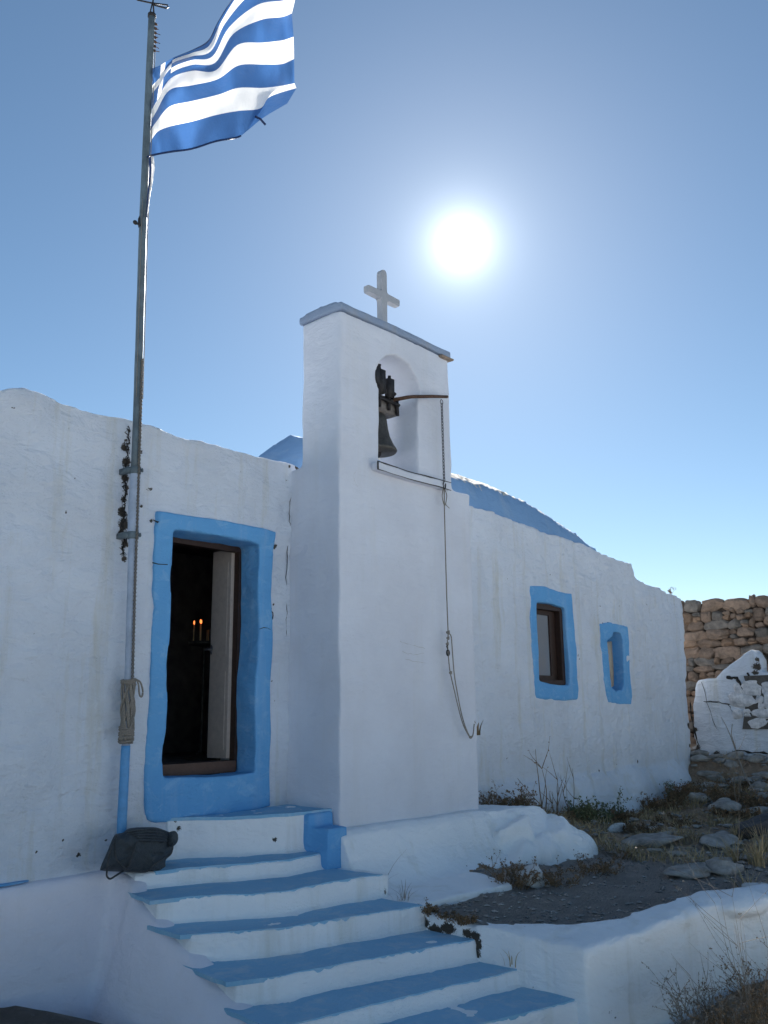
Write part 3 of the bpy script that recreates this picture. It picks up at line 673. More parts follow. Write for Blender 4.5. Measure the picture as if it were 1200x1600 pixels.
for i, (z, ln) in enumerate(LV):
    nose = [(x, y+0.012 if i else y-0.006) for x, y in ln]
    if i == 0: poly = [(4.25, .05)]+nose+[(5.545, -.56), (5.545, .05)]
    else:
        prev = LV[i-1][1]; back = list(reversed([(x, y+0.03) for x, y in prev]))
        if i == 1: back = [(5.3,-.49),(5.10,-.46),(4.45,0.0),(4.27,.02),(3.95,.02)]; nose = [(3.98,-.33)]+nose[1:]
        rx = ln[-1][0]+(0.0)
        if i >= 3: back = [(rx, prev[-1][1]+0.03)]+back[1:]
        lx = nose[0][0]
        poly = nose+back
    sheet('tread', poly, z, TREAD, stair)
# blue painted stepped block between the steps and the tower
bm = bmesh.new(); prism(bm, [(5.24,-.58),(5.53,-.58),(5.53,0.05),(5.24,0.05)], -.6, -.372); prism(bm, [(5.28,-.77),(5.50,-.77),(5.50,-.3),(5.22,-.3)], -.80, -.475)
o = masonry('corner_block', bm, BLUE, stair, voxel=0.016, smooth=2, a=0.012, b=0.006); o['label'] = 'bright blue painted stepped corner block beside the tower'

# ------------------------------------------------------------------ walls below
rw = thing('retaining_wall', 'lavender grey plastered wall left of the steps, flaring into the ground', 'wall', (2.5, -.2, -1.47))
bm = bmesh.new()
prismX(bm, [(.1,-.655),(-.06,-.66),(-.09,-.70),(-.12,-1.1),(-.15,-1.35),(-.20,-1.46),(-.24,-1.8),(.1,-1.8)], -3.0, 3.85)
# flank under the ends of the treads
fl = [(3.78,-.0,-.66),(3.80,-.27,-.70),(3.76,-.45,-.83),(3.73,-.7,-.90),(3.72,-1.07,-1.04),(3.68,-1.62,-1.21),(3.60,-2.07,-1.33),(3.52,-2.5,-1.43),(3.48,-2.95,-1.50)]
va = [[bm.verts.new((x+dx, y, zz)) for dx, zz in ((0.13, z), (0.0, z), (-.07-.02*k, (z-1.47)/2-.02), (-.15-.01*k, -1.36), (-.22-.01*k, -1.5), (-.24, -1.8), (0.13, -1.8))] for k, (x, y, z) in enumerate(fl)]
for a, b_ in zip(va, va[1:]):
    for j in range(7): bm.faces.new([a[j], a[(j+1) % 7], b_[(j+1) % 7], b_[j]])
bm.faces.new(va[0]); bm.faces.new(list(reversed(va[-1])))
masonry('wall_face', bm, LAV, rw, voxel=0.028, smooth=6, a=0.015, b=0.003, rough=0.004,
        chips=[((p.x, p.y, p.z), r) for p, r in ((atY(x, y, -.13), r) for x, y, r in [(55,1497,.022),(91,1484,.016),(80,1525,.018),(106,1536,.018),(22,1540,.018),(120,1395,.02),(112,1420,.02),(102,1522,.015),(60,1550,.03)])])
bm = bmesh.new(); prism(bm, [(-1.5,-.05),(3.12,-.05),(3.2,-.02),(3.12,.05),(-1.5,.05)], -.66, -.648); o = masonry('painted_edge', bm, BLUE, rw, voxel=0.008, smooth=0, a=0.015, b=0.003); o['label'] = 'blue paint line along the top edge'
for v in o.data.vertices: v.co.z += 0.006

pl = thing('plinth_wall', 'low whitewashed plinth running from the steps under the bell tower', 'wall', (6.5, -1.1, -.97))
bm = bmesh.new()
prismX(bm, [(.0,-.50),(-.72,-.512),(-.79,-.55),(-.88,-.74),(-1.02,-.90),(-1.14,-.95),(-1.2,-1.2),(0,-1.2)], 5.42, 7.5)
# toe apron and the swollen whitewashed outcrop at its right end
prism(bm, [(5.38,-1.63),(5.8,-1.66),(6.42,-1.72),(6.5,-1.6),(6.7,-1.2),(6.7,-.9),(5.38,-.9)], -1.2, -.935)
def crag(bm, c, r, seed):
    rnd = random.Random(seed); res = bmesh.ops.create_icosphere(bm, subdivisions=4, radius=1.0); cuts = []
    for k in range(12): cuts.append((Vector((rnd.gauss(0, 1), rnd.gauss(0, 1), rnd.gauss(.1, .9))).normalized(), rnd.uniform(.55, .85)))
    for v in res['verts']:
        q = v.co.copy()
        for n_, d in cuts:
            k = q.dot(n_)
            if k > d: q -= n_*(k-d)*.95
        v.co = Vector((c[0]+q.x*r[0], c[1]+q.y*r[1], c[2]+q.z*r[2]))
masonry('wall_face', bm, WHITER, pl, voxel=0.02, smooth=2, a=0.012, b=0.005, rough=0.006, chips=[((p.x, p.y, p.z), r) for p, r in ((atY(x, y, -1.05), r) for x, y, r in [(708,1383,.02),(744,1383,.02),(729,1386,.015)])])
bm = bmesh.new()
rs = []
for (x, yt, ztp, ym, zm, yf) in [(7.35,-.70,-.515,-.86,-.72,-1.02),(7.6,-.82,-.50,-1.0,-.68,-1.20),(7.85,-.93,-.50,-1.16,-.70,-1.38),(8.1,-.95,-.53,-1.22,-.74,-1.44),(8.3,-.88,-.60,-1.16,-.80,-1.40),(8.48,-.72,-.68,-.98,-.86,-1.22),(8.6,-.5,-.80,-.7,-.92,-.9)]:
    rs.append([bm.verts.new((x, y, z)) for y, z in ((-.05, ztp-.02), (yt, ztp), (ym, zm), (yf, -.98), (yf, -1.25), (-.05, -1.25))])
for a, b_ in zip(rs, rs[1:]):
    for j_ in range(6): bm.faces.new([a[j_], a[(j_+1) % 6], b_[(j_+1) % 6], b_[j_]])
bm.faces.new(rs[0]); bm.faces.new(list(reversed(rs[-1])))
for i, (c, r) in enumerate([((7.72,-.92,-.80),(.36,.26,.30)),((8.02,-1.08,-.84),(.30,.28,.30)),((8.26,-1.04,-.88),(.26,.30,.30)),((7.50,-1.06,-1.00),(.28,.20,.26)),((7.80,-1.24,-1.00),(.24,.22,.30)),((8.36,-1.14,-1.06),(.26,.28,.32)),((8.06,-1.34,-1.04),(.22,.2,.30))]): crag(bm, c, r, 60+i)
masonry('rock_end', bm, WHITER, pl, voxel=0.017, smooth=1, a=0.012, b=0.010, rough=0.020,
        chips=[((p.x, p.y, p.z), r) for p, r in ((atY(x, y, -1.15), r) for x, y, r in [(826,1330,.03),(708,1383,.015),(744,1383,.015),(729,1386,.012),(850,1350,.05),(885,1318,.04),(900,1350,.03)])])
o = pl.children[-1]; o['label'] = 'rugged whitewashed bedrock ending the plinth'
pw = thing('parapet_wall', 'low rounded whitewashed retaining wall right of the steps holding the terrace', 'wall', (6.5, -3.0, -1.47))
bm = bmesh.new()
# along the steps
prism(bm, [(5.36,-1.66),(5.37,-2.14),(5.36,-2.95),(5.50,-2.95),(5.52,-2.14),(5.50,-1.66)], -1.80, [-.985,-1.03,-1.05,-1.04,-1.02,-.975])
prism(bm, [(5.36,-2.12),(5.36,-2.98),(5.72,-3.06),(5.80,-2.78),(5.66,-2.62),(5.50,-2.30)], -1.80, [-1.0,-1.04,-1.03,-.975,-.98,-.99])
fro = [(5.36,-2.96),(5.93,-3.09),(6.84,-3.20),(7.3,-3.48),(8.5,-3.95),(10,-4.4),(12.5,-5.1)]
inn = [(5.5,-2.62),(6.1,-2.86),(7.05,-2.98),(7.6,-3.28),(8.6,-3.72),(10,-4.15),(12.5,-4.85)]
tz = [-1.0,-.97,-.935,-.93,-.95,-.92,-.9]
for i in range(len(fro)-1):
    prism(bm, [(fro[i][0]-(.02 if i else 0), fro[i][1]), (fro[i+1][0]+.02, fro[i+1][1]), (inn[i+1][0]+.02, inn[i+1][1]), (inn[i][0]-.02, inn[i][1])], -1.80, [tz[i]-.03, tz[i+1]-.03, tz[i+1], tz[i]])
for c, r in [((7.15,-3.28,-1.0),(.28,.2,.09)),((7.0,-3.1,-.98),(.2,.15,.06)),((7.55,-3.45,-1.0),(.2,.16,.09)),((6.55,-3.05,-1.02),(.3,.14,.07)),((8.0,-3.65,-1.0),(.3,.2,.1))]: ball(bm, c, r, 3)
masonry('wall_face', bm, WHITER, pw, voxel=0.022, smooth=3, a=0.012, b=0.006, rough=0.010,
        chips=[((p.x, p.y, p.z), r) for p, r in ((atY(x, y, -3.05), r) for x, y, r in [(960,1585,.02),(966,1590,.015),(940,1590,.012),(940,1578,.01)])]+[((p.x,p.y,p.z), r) for p, r in ((atX(x,y,5.36), r) for x, y, r in [(742,1462,.03),(745,1475,.03),(746,1490,.02),(730,1458,.03),(700,1450,.04),(680,1452,.04),(660,1440,.04)])])

# ------------------------------------------------------------------ flagpole, halyard, flag
PY = -.12
pole = thing('flagpole', 'tall grey green flagpole with blue painted foot strapped to the wall left of the door', 'flagpole', (3.83, PY, -.66))
axis = [(-.66, 3.835), (-.35, 3.80+.015), (.51, 3.815), (1.5, 3.79), (2.8, 3.765), (4.48, 3.725), (6.45, 3.705)]
def ax(z):
    for (a, x0), (b_, x1) in zip(axis, axis[1:]):
        if z <= b_: return Vector((x0+(x1-x0)*(z-a)/(b_-a), PY, z))
    return Vector((axis[-1][1], PY, z))
def zpx(y, x=205): return atY(x, y, PY).z
def seg(name, z0, z1, r0, r1, mat, n=14):
    bm = bmesh.new(); k = 24
    tube(bm, [ax(z0+(z1-z0)*i/k)+Vector((0.002*noise.noise(Vector((i*.7, 1, 2))), 0, 0)) for i in range(k+1)], [r0+(r1-r0)*i/k for i in range(k+1)], n)
    return obj(name, bm, mat, pole)
zb = zpx(1165, 193); zs = zpx(836, 205); zt = zpx(735, 209)
o = seg('lower_pole', -.66, zb, .036, .034, POLEB); o['label'] = 'blue painted foot of the pole'
seg('middle_pole', zb, zs, .030, .032, POLEW); seg('sleeve', zs-.005, zt, .043, .041, POLEW)
seg('upper_pole', zt-.01, 6.43, .033, .030, POLEG)
for zz, r in ((zt, .044), (zs, .044)):
    bm = bmesh.new(); c = ax(zz); lathe(bm, c-Vector((0, 0, .03)), [(r-.004, 0), (r, .004), (r, .056), (r-.004, .06)], 20)
    box(bm, c.x-.065, c.x-.03, PY-.005, 0.03, zz-.022, zz+.022); ball(bm, c+Vector((.03, -.05, .0)), (.012, .012, .02), 1)
    obj('clamp', bm, POLEG, pole)
bm = bmesh.new(); t0 = ax(6.42)
lathe(bm, t0, [(.036, 0), (.036, .03), (.02, .035)], 14); tube(bm, [t0+Vector((-.02, 0, .03)), t0+Vector((0, 0, .16))], .006, 5); tube(bm, [t0+Vector((.022, 0, .03)), t0+Vector((0.004, 0, .16)), t0+Vector((0, 0, .42))], .007, 5)
fa = atY(215, 0, PY); fb = atY(262, 8, PY); fc = atY(260, 13, PY); mid = atY(238, 5, PY)
tube(bm, [fa+Vector((-.1, 0, .03)), fa, mid, fb, fb+Vector((.006, 0, -.015)), fc, mid+Vector((.02, 0, -.005))], .0075, 5)
obj('finial', bm, DARKM, pole)
bm = bmesh.new(); c = ax(zpx(352, 216)); tube(bm, [c+Vector((-.03, -.01, 0)), c+Vector((-.09, -.02, 0))], .008, 5); ball(bm, c+Vector((-.085, -.02, 0)), (.022, .015, .02), 2); ball(bm, c+Vector((-.05, -.02, .02)), (.012, .012, .06), 1); obj('cleat', bm, DARKM, pole)
bm = bmesh.new()
for k in range(7):
    c = ax(6.36-k*.045)+Vector((.03, -.02, 0)); ball(bm, c, (.012+.012*random.random(), .012, .016), 1); tube(bm, [c, c+Vector((random.uniform(.01, .045), -.01, random.uniform(-.02, .05)))], .004, 4)
obj('pulley', bm, RUST, pole)
# halyard twisted down the front, wound in a bundle near the foot
hal = thing('halyard', 'pale rope running down the flagpole and wound in a bundle near its foot', 'rope', ax(.4)+Vector((0, -.05, 0)))
zc0 = zpx(1162, 194); zc1 = zpx(1062, 203)
bm = bmesh.new()
for ph in (0, math.pi):
    P = []; z = zc1; i = 0
    while z < zpx(560, 213):
        c = ax(z)+Vector((.004, -.046, 0)); an = z*105+ph; P.append(c+Vector((math.cos(an)*.0075, math.sin(an)*.0075, 0))); z += .012
    tube(bm, P, .0062, 4)
tube(bm, [ax(z)+Vector((.035, -.02, 0)) for z in [2.9+i*.25 for i in range(14)]], .004, 4)
tube(bm, [ax(z)+Vector((-.032, -.03, 0)) for z in [2.9+i*.25 for i in range(8)]], .003, 4)
obj('hanging_line', bm, ROPE, hal)
bm = bmesh.new(); random.seed(3)
for k in range(24):
    a0 = math.pi+(k/12.0-.5)*3.6+math.pi/2*0; P = []
    for i in range(15):
        u = i/14; z = zc0+(zc1-zc0)*u; an = -math.pi/2+(k/23-.5)*4.6+.55*math.sin(u*6+k*2.7)+u*.8; rr = .037+.008*math.sin(k*2.2+u*9)+.008*math.sin(u*math.pi)
        P.append(ax(z)+Vector((math.cos(an)*rr, math.sin(an)*rr, 0)))
    tube(bm, P, .0078, 5)
for zz, n_ in ((zc0+.02, 5), (zc0+.10, 2), (zc1-.03, 3)):
    for k in range(n_):
        z = zz+k*.014; ph = random.random()*6
        tube(bm, [ax(z)+Vector((math.cos(a)*.053, math.sin(a)*.053, .008*math.sin(a+ph))) for a in [2*math.pi*i/18 for i in range(18)]], .0075, 5, close=True)
obj('coil', bm, ROPE, hal)
bm = bmesh.new(); c = ax(zc1)+Vector((.05, -.04, 0))
tube(bm, spline([c+Vector((-.01, 0, .0)), c+Vector((.02, -.01, -.02)), c+Vector((.045, -.01, -.08)), c+Vector((.04, -.01, -.125)), c+Vector((.018, -.01, -.11)), c+Vector((.008, -.01, -.05)), c+Vector((0, 0, -.01))]), .007, 5); obj('loop', bm, ROPE, hal)

def flagmat(name, col, k=0.55):
    mt, t, b = newmat(name); P = pos(t); n = noi(t, 260, 2, 0.5, P); n2 = noi(t, 6, 4, 0.6, P)
    b.inputs['Base Color'].default_value = (*col, 1); b.inputs['Roughness'].default_value = 0.6; b.inputs['Specular IOR Level'].default_value = 0.25
    tr = N(t, 'ShaderNodeBsdfTranslucent'); tr.inputs[0].default_value = (*[min(1, x*1.1) for x in col], 1)
    ms = N(t, 'ShaderNodeMixShader'); ms.inputs[0].default_value = k
    bump(t, b, [(n.outputs[0], 0.2, 0.001), (n2.outputs[0], 0.6, 0.05)])
    t.links.new(b.outputs[0], ms.inputs[1]); t.links.new(tr.outputs[0], ms.inputs[2]); t.links.new(ms.outputs[0], t.nodes['Material Output'].inputs[0]); return mt
FW = flagmat('flag_white', (0.85, 0.83, 0.80), 0.5); FB = flagmat('flag_blue', (0.05, 0.135, 0.33), 0.38); FH = flagmat('flag_hem', (0.015, 0.035, 0.11), 0.1)
Zc = [  # columns of the ten stripe boundaries (bottom to top), measured on the cloth
 [(190,918),(197,850),(206,765),(212,702),(214,642),(216,590),(217,545),(218,500),(219,450),(220,400)],
 [(240,905),(245,775),(240,715),(240,655),(245,590),(252,535),(258,495),(262,455),(265,420),(268,380)],
 [(330,889),(325,740),(318,625),(318,528),(322,462),(325,430),(328,400),(332,372),(336,352),(340,338)],
 [(450,872),(450,712),(450,592),(450,500),(450,415),(450,380),(450,352),(450,330),(450,310),(455,290)],
 [(590,828),(600,672),(610,553),(600,464),(590,412),(585,368),(570,330),(560,300),(550,268),(545,235)],
 [(715,805),(720,650),(722,515),(722,384),(715,264),(690,200),(668,160),(645,135),(625,120),(600,130)],
 [(775,765),(850,635),(868,515),(870,378),(865,250),(850,118),(830,30),(790,-30),(740,-50),(690,-10)],
 [(870,688),(908,566),(975,502),(978,375),(980,236),(975,100),(970,5),(940,-80),(890,-150),(820,-140)],
 [(1008,606),(1062,516),(1050,488),(1048,345),(1045,215),(1035,78),(1055,-5),(1040,-110),(1000,-200),(940,-240)]]
def cr(p0, p1, p2, p3, u): return 0.5*((2*p1)+(p2-p0)*u+(2*p0-5*p1+4*p2-p3)*u*u+(3*p1-p0-3*p2+p3)*u**3)
G = [[Vector((180+x*.26667, y*.26667)) for x, y in c] for c in Zc]
NSU, NSV = 7, 4
def along(lst, f):
    i = min(int(f), len(lst)-2); u = f-i
    return cr(lst[max(i-1, 0)], lst[i], lst[i+1], lst[min(i+2, len(lst)-1)], u)
nu = (len(G)-1)*NSU; nv = 9*NSV
bm = bmesh.new(); gr = []
for iu in range(nu+1):
    fu = iu/NSU; col = []
    for iv in range(nv+1):
        fv = iv/NSV; j = min(int(fv), 8); w_ = fv-j
        p = along([G[k][j] for k in range(len(G))], fu).lerp(along([G[k][j+1] for k in range(len(G))], fu), w_)
        u = fu/8; v = fv/9
        Y = PY-.04+.30*u+.10*math.sin(u*9+v*2.2)*min(1, u*3)+.05*math.sin(v*15-u*8)*min(1, u*2.5)*(1.25-v*.2)+.03*math.sin(u*23+v*11)+.05*noise.noise(Vector((u*7, v*5, 1)))*min(1, u*4)+.022*noise.noise(Vector((u*17+v*6, v*9-u*8, 3)))
        if fu > 6 and fv < 1: Y -= .12*(1-fv)*(fu-6)
        col.append(bm.verts.new(atY(p.x, p.y, Y)))
    gr.append(col)
for iu in range(nu):
    for iv in range(nv):
        f = bm.faces.new([gr[iu][iv], gr[iu+1][iv], gr[iu+1][iv+1], gr[iu][iv+1]])
        row = iv//NSV; fu = (iu+.5)/NSU
        blue = row % 2 == 0
        if fu < 2 and row >= 4: blue = not (row == 6 or 1.0 <= fu < 1.5)
        f.material_index = 1 if blue else 0
        if row == 8 and iv == nv-1 and fu > 2: f.material_index = 2
flag = obj('flag', bm, FW); flag.data.materials.append(FB); flag.data.materials.append(FH)
tag(flag, 'blue and white striped flag with a cross canton blowing out from the pole', 'flag')
bm = bmesh.new(); tube(bm, [gr_.copy() for gr_ in [v for v in [Vector(flag.data.vertices[i*(nv+1)].co) for i in range(nu+1)]]][:5*NSU+3], .009, 5)
obj('hem', bm, FH, flag)
bm = bmesh.new(); a = atY(399, 182, .05); tube(bm, [a, atY(407, 186, .05), atY(415, 195, .04)], .012, 5); obj('tie', bm, FH, flag)
bm = bmesh.new(); P = [(236,245),(237,262),(235,285),(233,300),(231,318),(229,340)]; wd = [6, 7, 5, 4, 3, 2]; L = []
for i, ((x, y), k) in enumerate(zip(P, wd)): L.append([bm.verts.new(atY(x-k*.6, y, PY-.05)), bm.verts.new(atY(x, y, PY-.09+.03*(i % 2))), bm.verts.new(atY(x+k*.7, y, PY-.03))])
for a, b_ in zip(L, L[1:]):
    for j in range(2): f = bm.faces.new([a[j], a[j+1], b_[j+1], b_[j]]); f.material_index = 0 if j else 1
o = obj('hoist_tail', bm, FW, flag); o.data.materials.append(FH)

# ------------------------------------------------------------------ bag
BY = -.22
bag = thing('drawstring_bag', 'dark charcoal drawstring bag slumped on the ledge left of the top step', 'bag', atY(215, 1362, BY))
bp = [(156,1360),(159,1350),(168,1330),(176,1310),(182,1303),(192,1301),(200,1295),(212,1293),(227,1292.5),(243,1293),(254,1296),(262,1299),(270,1303),(271,1315),(270,1330),(265,1338),(259,1344),(259,1356),(260,1365),(256,1369),(250,1369),(240,1366.5),(228,1364),(205,1363),(185,1362),(170,1361.5)]
P = spline([Vector((x, y, 0)) for x, y in bp+[bp[0]]], 4)[:-1]
cc = Vector((216, 1332, 0)); bm = bmesh.new(); rings = {}
KS = [1.0, .985, .95, .88, .78, .66, .52, .38, .24, .1]
for sd in (-1, 1):
    prev = None
    for k, s_ in enumerate(KS):
        r = []
        for i, p in enumerate(P):
            q = cc+(p-cc)*s_; d = .13*math.sqrt(max(0, 1-s_**2.6))
            n_ = noise.fractal(Vector((q.x*.045, q.y*.03, sd*3)), .8, 2.1, 4)
            wr = abs(noise.noise(Vector((q.x*.05+q.y*.02, q.y*.16, 4))))
            d *= 1+.22*n_-.25*wr
            if sd == 1 and k == 0: r.append(rings[i]); continue
            v = bm.verts.new(atY(q.x, q.y, BY+sd*d*1.0+.0)); r.append(v)
            if sd == -1 and k == 0: rings[i] = v
        if prev:
            for i in range(len(P)):
                ff = [prev[i], prev[(i+1) % len(P)], r[(i+1) % len(P)], r[i]]
                bm.faces.new(ff if sd == -1 else ff[::-1])
        prev = r
    bm.faces.new(prev if sd == -1 else prev[::-1])
bmesh.ops.recalc_face_normals(bm, faces=bm.faces)
obj('sack', bm, BAG, bag)
bm = bmesh.new(); c = atY(269, 1310, BY-.07)
ball(bm, c, (.045, .04, .055), 3)
for v in bm.verts: v.co += noise.noise_vector(v.co*22)*.014
obj('gathered_neck', bm, BAG, bag)
bm = bmesh.new()
for k in range(5):
    yy = 1297+k*3; tube(bm, spline([atY(198+k*3, yy+3, BY-.08), atY(220, yy-1+k, BY-.125), atY(243, yy-2+k*1.5, BY-.12), atY(262, 1302+k*3, BY-.08)]), [.004]+[.010]*17+[.004], 5)
obj('gathers', bm, BAG, bag)
for q in ([(181,1306),(180,1322),(180,1336),(186,1348),(198,1358),(214,1362),(230,1361),(240,1352),(253,1343),(265,1336),(269,1328),(270,1316)], [(216,1310),(211,1322),(207,1336),(203,1348),(197,1357)], [(182,1306),(174,1325),(169,1345),(167,1360),(167,1369),(172,1373),(181,1368),(192,1361)]):
    bm = bmesh.new(); n_ = len(q)
    tube(bm, spline([atY(x, y, BY-.145+(.05 if i in (0, n_-1) else 0)+(.03 if y > 1360 else 0)) for i, (x, y) in enumerate(q)]), .007, 5)
    obj('cord', bm, CORD, bag)

# ------------------------------------------------------------------ candle stand inside
cs = thing('candle_stand', 'slender dark candle stand with lit candles inside the doorway', 'candle stand', (5.80, 1.6, -.03))
bm = bmesh.new(); lathe(bm, (5.80, 1.6, -.03), [(.16, 0), (.16, .02), (.05, .05), (.02, .09), (.016, .5), (.026, .55), (.016, .6), (.016, 1.12), (.03, 1.15)], 16); obj('stem', bm, BRONZE, cs)
bm = bmesh.new(); lathe(bm, (5.80, 1.6, 1.11), [(.02, 0), (.16, .02), (.175, .055), (.165, .055), (.15, .03), (.01, .03)], 24); obj('tray', bm, BRONZE, cs)
em, t, b = newmat('candle_flame'); b.inputs['Base Color'].default_value = (1, .4, .1, 1); b.inputs['Emission Color'].default_value = (1, .22, .05, 1); b.inputs['Emission Strength'].default_value = 1.0
for i, (x, y, h, lit) in enumerate([(5.66, 1.60, .20, 1), (5.72, 1.56, .21, 1), (5.755, 1.62, .22, 1), (5.80, 1.56, .15, 0), (5.85, 1.6, .16, 0), (5.90, 1.57, .14, 0), (5.70, 1.66, .16, 0)]):
    bm = bmesh.new(); tube(bm, [(x, y, 1.135), (x, y, 1.135+h)], .005, 6); cn = obj('candle', bm, WAX, cs)
    if lit:
        bm = bmesh.new(); ball(bm, (x, y, 1.135+h+.022), (.008, .008, .022), 2); obj('flame', bm, em, cn)

# ------------------------------------------------------------------ rubble walls on the right
WX = 16.5
sw = thing('stone_wall', 'brown dry rubble stone wall standing behind the right end of the chapel', 'wall', (16.7, -.5, 0))
bm = bmesh.new(); lay = bm.verts.layers.float_color.new('tone')
def brown(r):
    k = r.uniform(.7, 1.25); h = r.random()
    c = (.29, .215, .165) if h < .6 else ((.22, .20, .18) if h < .85 else (.34, .235, .165)); return tuple(x*k for x in c)
def topw(u): return 2.44+.05*noise.noise(Vector((u*1.3, 3, 0)))+.03*noise.noise(Vector((u*5, 1, 0)))
def stack(bm, lay, u0, u1, v0, topf, su, sv, place, tonef, seed, thick=.10):
    rnd = random.Random(seed); v = v0
    while v < topf((u0+u1)/2)+.05:
        hh = sv*rnd.uniform(.65, 1.35); u = u0-rnd.random()*su
        while u < u1:
            ww = su*rnd.choice([.4, .55, .75, .9, 1.1, 1.4, 1.7]); n_ = 1
            if ww < su*.6 and rnd.random() < .5: n_ = 2
            for q in range(n_):
                h1 = hh/n_; cu = u+ww/2; cv = v+h1*(q+.5)+rnd.uniform(-.12, .12)*hh
                if cv+h1*.5 > topf(cu)+.03 or v > topf(cu)-.13 or q and cv+h1*.5 > topf(cu)-.05: continue
                res = bmesh.ops.create_icosphere(bm, subdivisions=3 if ww > .2 else 2, radius=1.0); tone = tonef(rnd); dd = thick*rnd.uniform(.75, 1.25); cuts = []
                for k in range(7): cuts.append((Vector((rnd.gauss(0, 1), rnd.gauss(0, 1), rnd.gauss(0, 1))).normalized(), rnd.uniform(.72, .98)))
                rot = Matrix.Rotation(rnd.gauss(0, .12), 3, 'Z'); sd = rnd.random()*50
                for vv in res['verts']:
                    p = vv.co; p = Vector([math.copysign(abs(c)**.62, c) for c in p])
                    for nn, d in cuts:
                        k = p.dot(nn)
                        if k > d: p = p-nn*(k-d)
                    p = p+noise.noise_vector(p*1.5+Vector((sd, 0, 0)))*.16+noise.noise_vector(p*4+Vector((sd, 0, 0)))*.06
                    p = rot @ p; vv.co = place(cu+p.x*ww*.545, cv+p.y*h1*.56, p.z*dd); vv[lay] = (*tone, 1)
            u += ww
        v += hh*.93
stack(bm, lay, -4.3, 4.0, -.3, topw, .27, .165, lambda u, v, d: (WX-.02-d, -u, v), brown, 6)
o = obj('stonework', bm, RUBBLE, sw, smooth=False)
bm = bmesh.new(); prismX(bm, [(-4.0, -.5)]+[(-4+.2*i, topw(4-.2*i)-.10) for i in range(43)]+[(4.4, -.5)], WX+.0, WX+.5)
lay = None; obj('core', bm, simple('wall_mortar', (.06, .045, .035), .95), sw, smooth=False)

BX = 14.6
bw = thing('broken_wall', 'cracked remains of a white plastered wall in front of the brown stone wall', 'wall', (14.8, -1, -.4))
pp = [(1079,1215),(1080,1178),(1086,1172),(1088,1160),(1083,1148),(1084,1120),(1082,1108),(1085,1090),(1086,1070),(1090,1062),(1102,1060),(1116,1060),(1130,1047),(1145,1035),(1156,1028),(1166,1018),(1173,1014),(1180,1020),(1186,1030),(1187,1050),(1200,1052),(1220,1050),(1245,1062),(1290,1100),(1340,1150),(1340,1215)]
bm = bmesh.new(); prismX(bm, [(p.y, p.z) for p in (atX(x, y, BX) for x, y in pp)], BX, BX+.35)
dch = [((p.x, p.y, p.z), r) for p, r in ((atX(x, y, BX), r) for x, y, r in [(1184,1042,.055),(1186,1030,.04),(1180,1052,.03),(1172,1125,.03),(1163,1082,.03),(1150,1060,.02),(1087,1168,.05),(1084,1140,.04),(1120,1178,.04),(1150,1177,.04)])]
masonry('plastered_face', bm, WHITE2 if False else WHITE, bw, voxel=0.026, smooth=2, a=.012, b=.01, chips=dch, rough=.007)
for q, r in (([(1137,1058),(1152,1060),(1158,1070),(1163,1082),(1180,1079),(1200,1073)], .022), ([(1169,1053),(1170,1066),(1168,1076),(1163,1082)], .018), ([(1163,1082),(1158,1092),(1150,1099),(1138,1101),(1120,1097),(1100,1096)], .009), ([(1163,1134),(1180,1134),(1200,1135)], .022), ([(1166,1121),(1174,1113),(1176,1124)], .02), ([(1138,1101),(1143,1110),(1148,1120)], .005), ([(1095,1065),(1110,1110),(1120,1140)], .004), ([(1150,1173),(1175,1175),(1200,1176)], .018)):
    crack(q, BX-.006, par=bw, r=r, n=4, jit=.012, plane='X')

bm = bmesh.new(); lay = bm.verts.layers.float_color.new('tone')
a = atX(1165, 1056, BX); b_ = atX(1290, 1140, BX)
core = bmesh.new(); prismX(core, [(a.y+.12, b_.z), (a.y-.02, a.z-.2), (a.y+.02, a.z), (a.y-.9, a.z), (b_.y, b_.z)], BX-.03, BX+.02)
obj('core', core, simple('dark_joint_earth', (.10, .09, .08), .95), bw, smooth=False)
stack(bm, lay, -a.y+.02, -b_.y, b_.z+.02, lambda u: a.z+.02, .30, .20, lambda u, v, d: (BX-.01-d*.55, -u, v), lambda r: (.74, .76, .80), 4)
WR = RUBBLE.copy(); o = obj('whitewashed_stones', bm, WR, bw, smooth=False)
# ------------------------------------------------------------------ ground hits, rocks
def gp(x, y):
    z = -.9
    for _ in range(40):
        p = atZ(x, y, z) if z < .44 else atZ(x, y, .4); z = z*.5+th(p.x, p.y)*.5
    if p.x < 14 and p.y > -.30: p = atY(x, y, -.30)
    return Vector((p.x, p.y, th(p.x, p.y)))
def rock(p, r, mat, seed, label, group=None, flat=.55, cat='rock', angular=.35, name='rock'):
    bm = bmesh.new(); bmesh.ops.create_icosphere(bm, subdivisions=3, radius=1)
    rz = Matrix.Rotation(seed*1.3, 3, 'Z'); pl_ = []
    rnd = random.Random(seed)
    for k in range(13):
        n_ = Vector((rnd.gauss(0, 1), rnd.gauss(0, 1), rnd.gauss(0, .8))).normalized(); pl_.append((n_, rnd.uniform(.42, .78)))
    for v in bm.verts:
        q = v.co.copy()
        for n_, d in pl_:
            k = q.dot(n_)
            if k > d: q -= n_*(k-d)*.95
        q += noise.noise_vector(q*1.6+Vector((seed, 0, 0)))*.16+noise.noise_vector(q*5+Vector((seed, 0, 0)))*.05
        q = rz @ q; v.co = Vector((q.x*r[0], q.y*r[1], q.z*r[2]*.8))
    o = obj(name, bm, mat); o.location = p+Vector((0, 0, r[2]*(.35)))
    tag(o, label, cat, group); return o
rock(gp(836, 1384), (.22, .16, .16), STONEW, 11, 'white limewashed stone at the foot of the plinth beside a dark shrub', angular=.2)
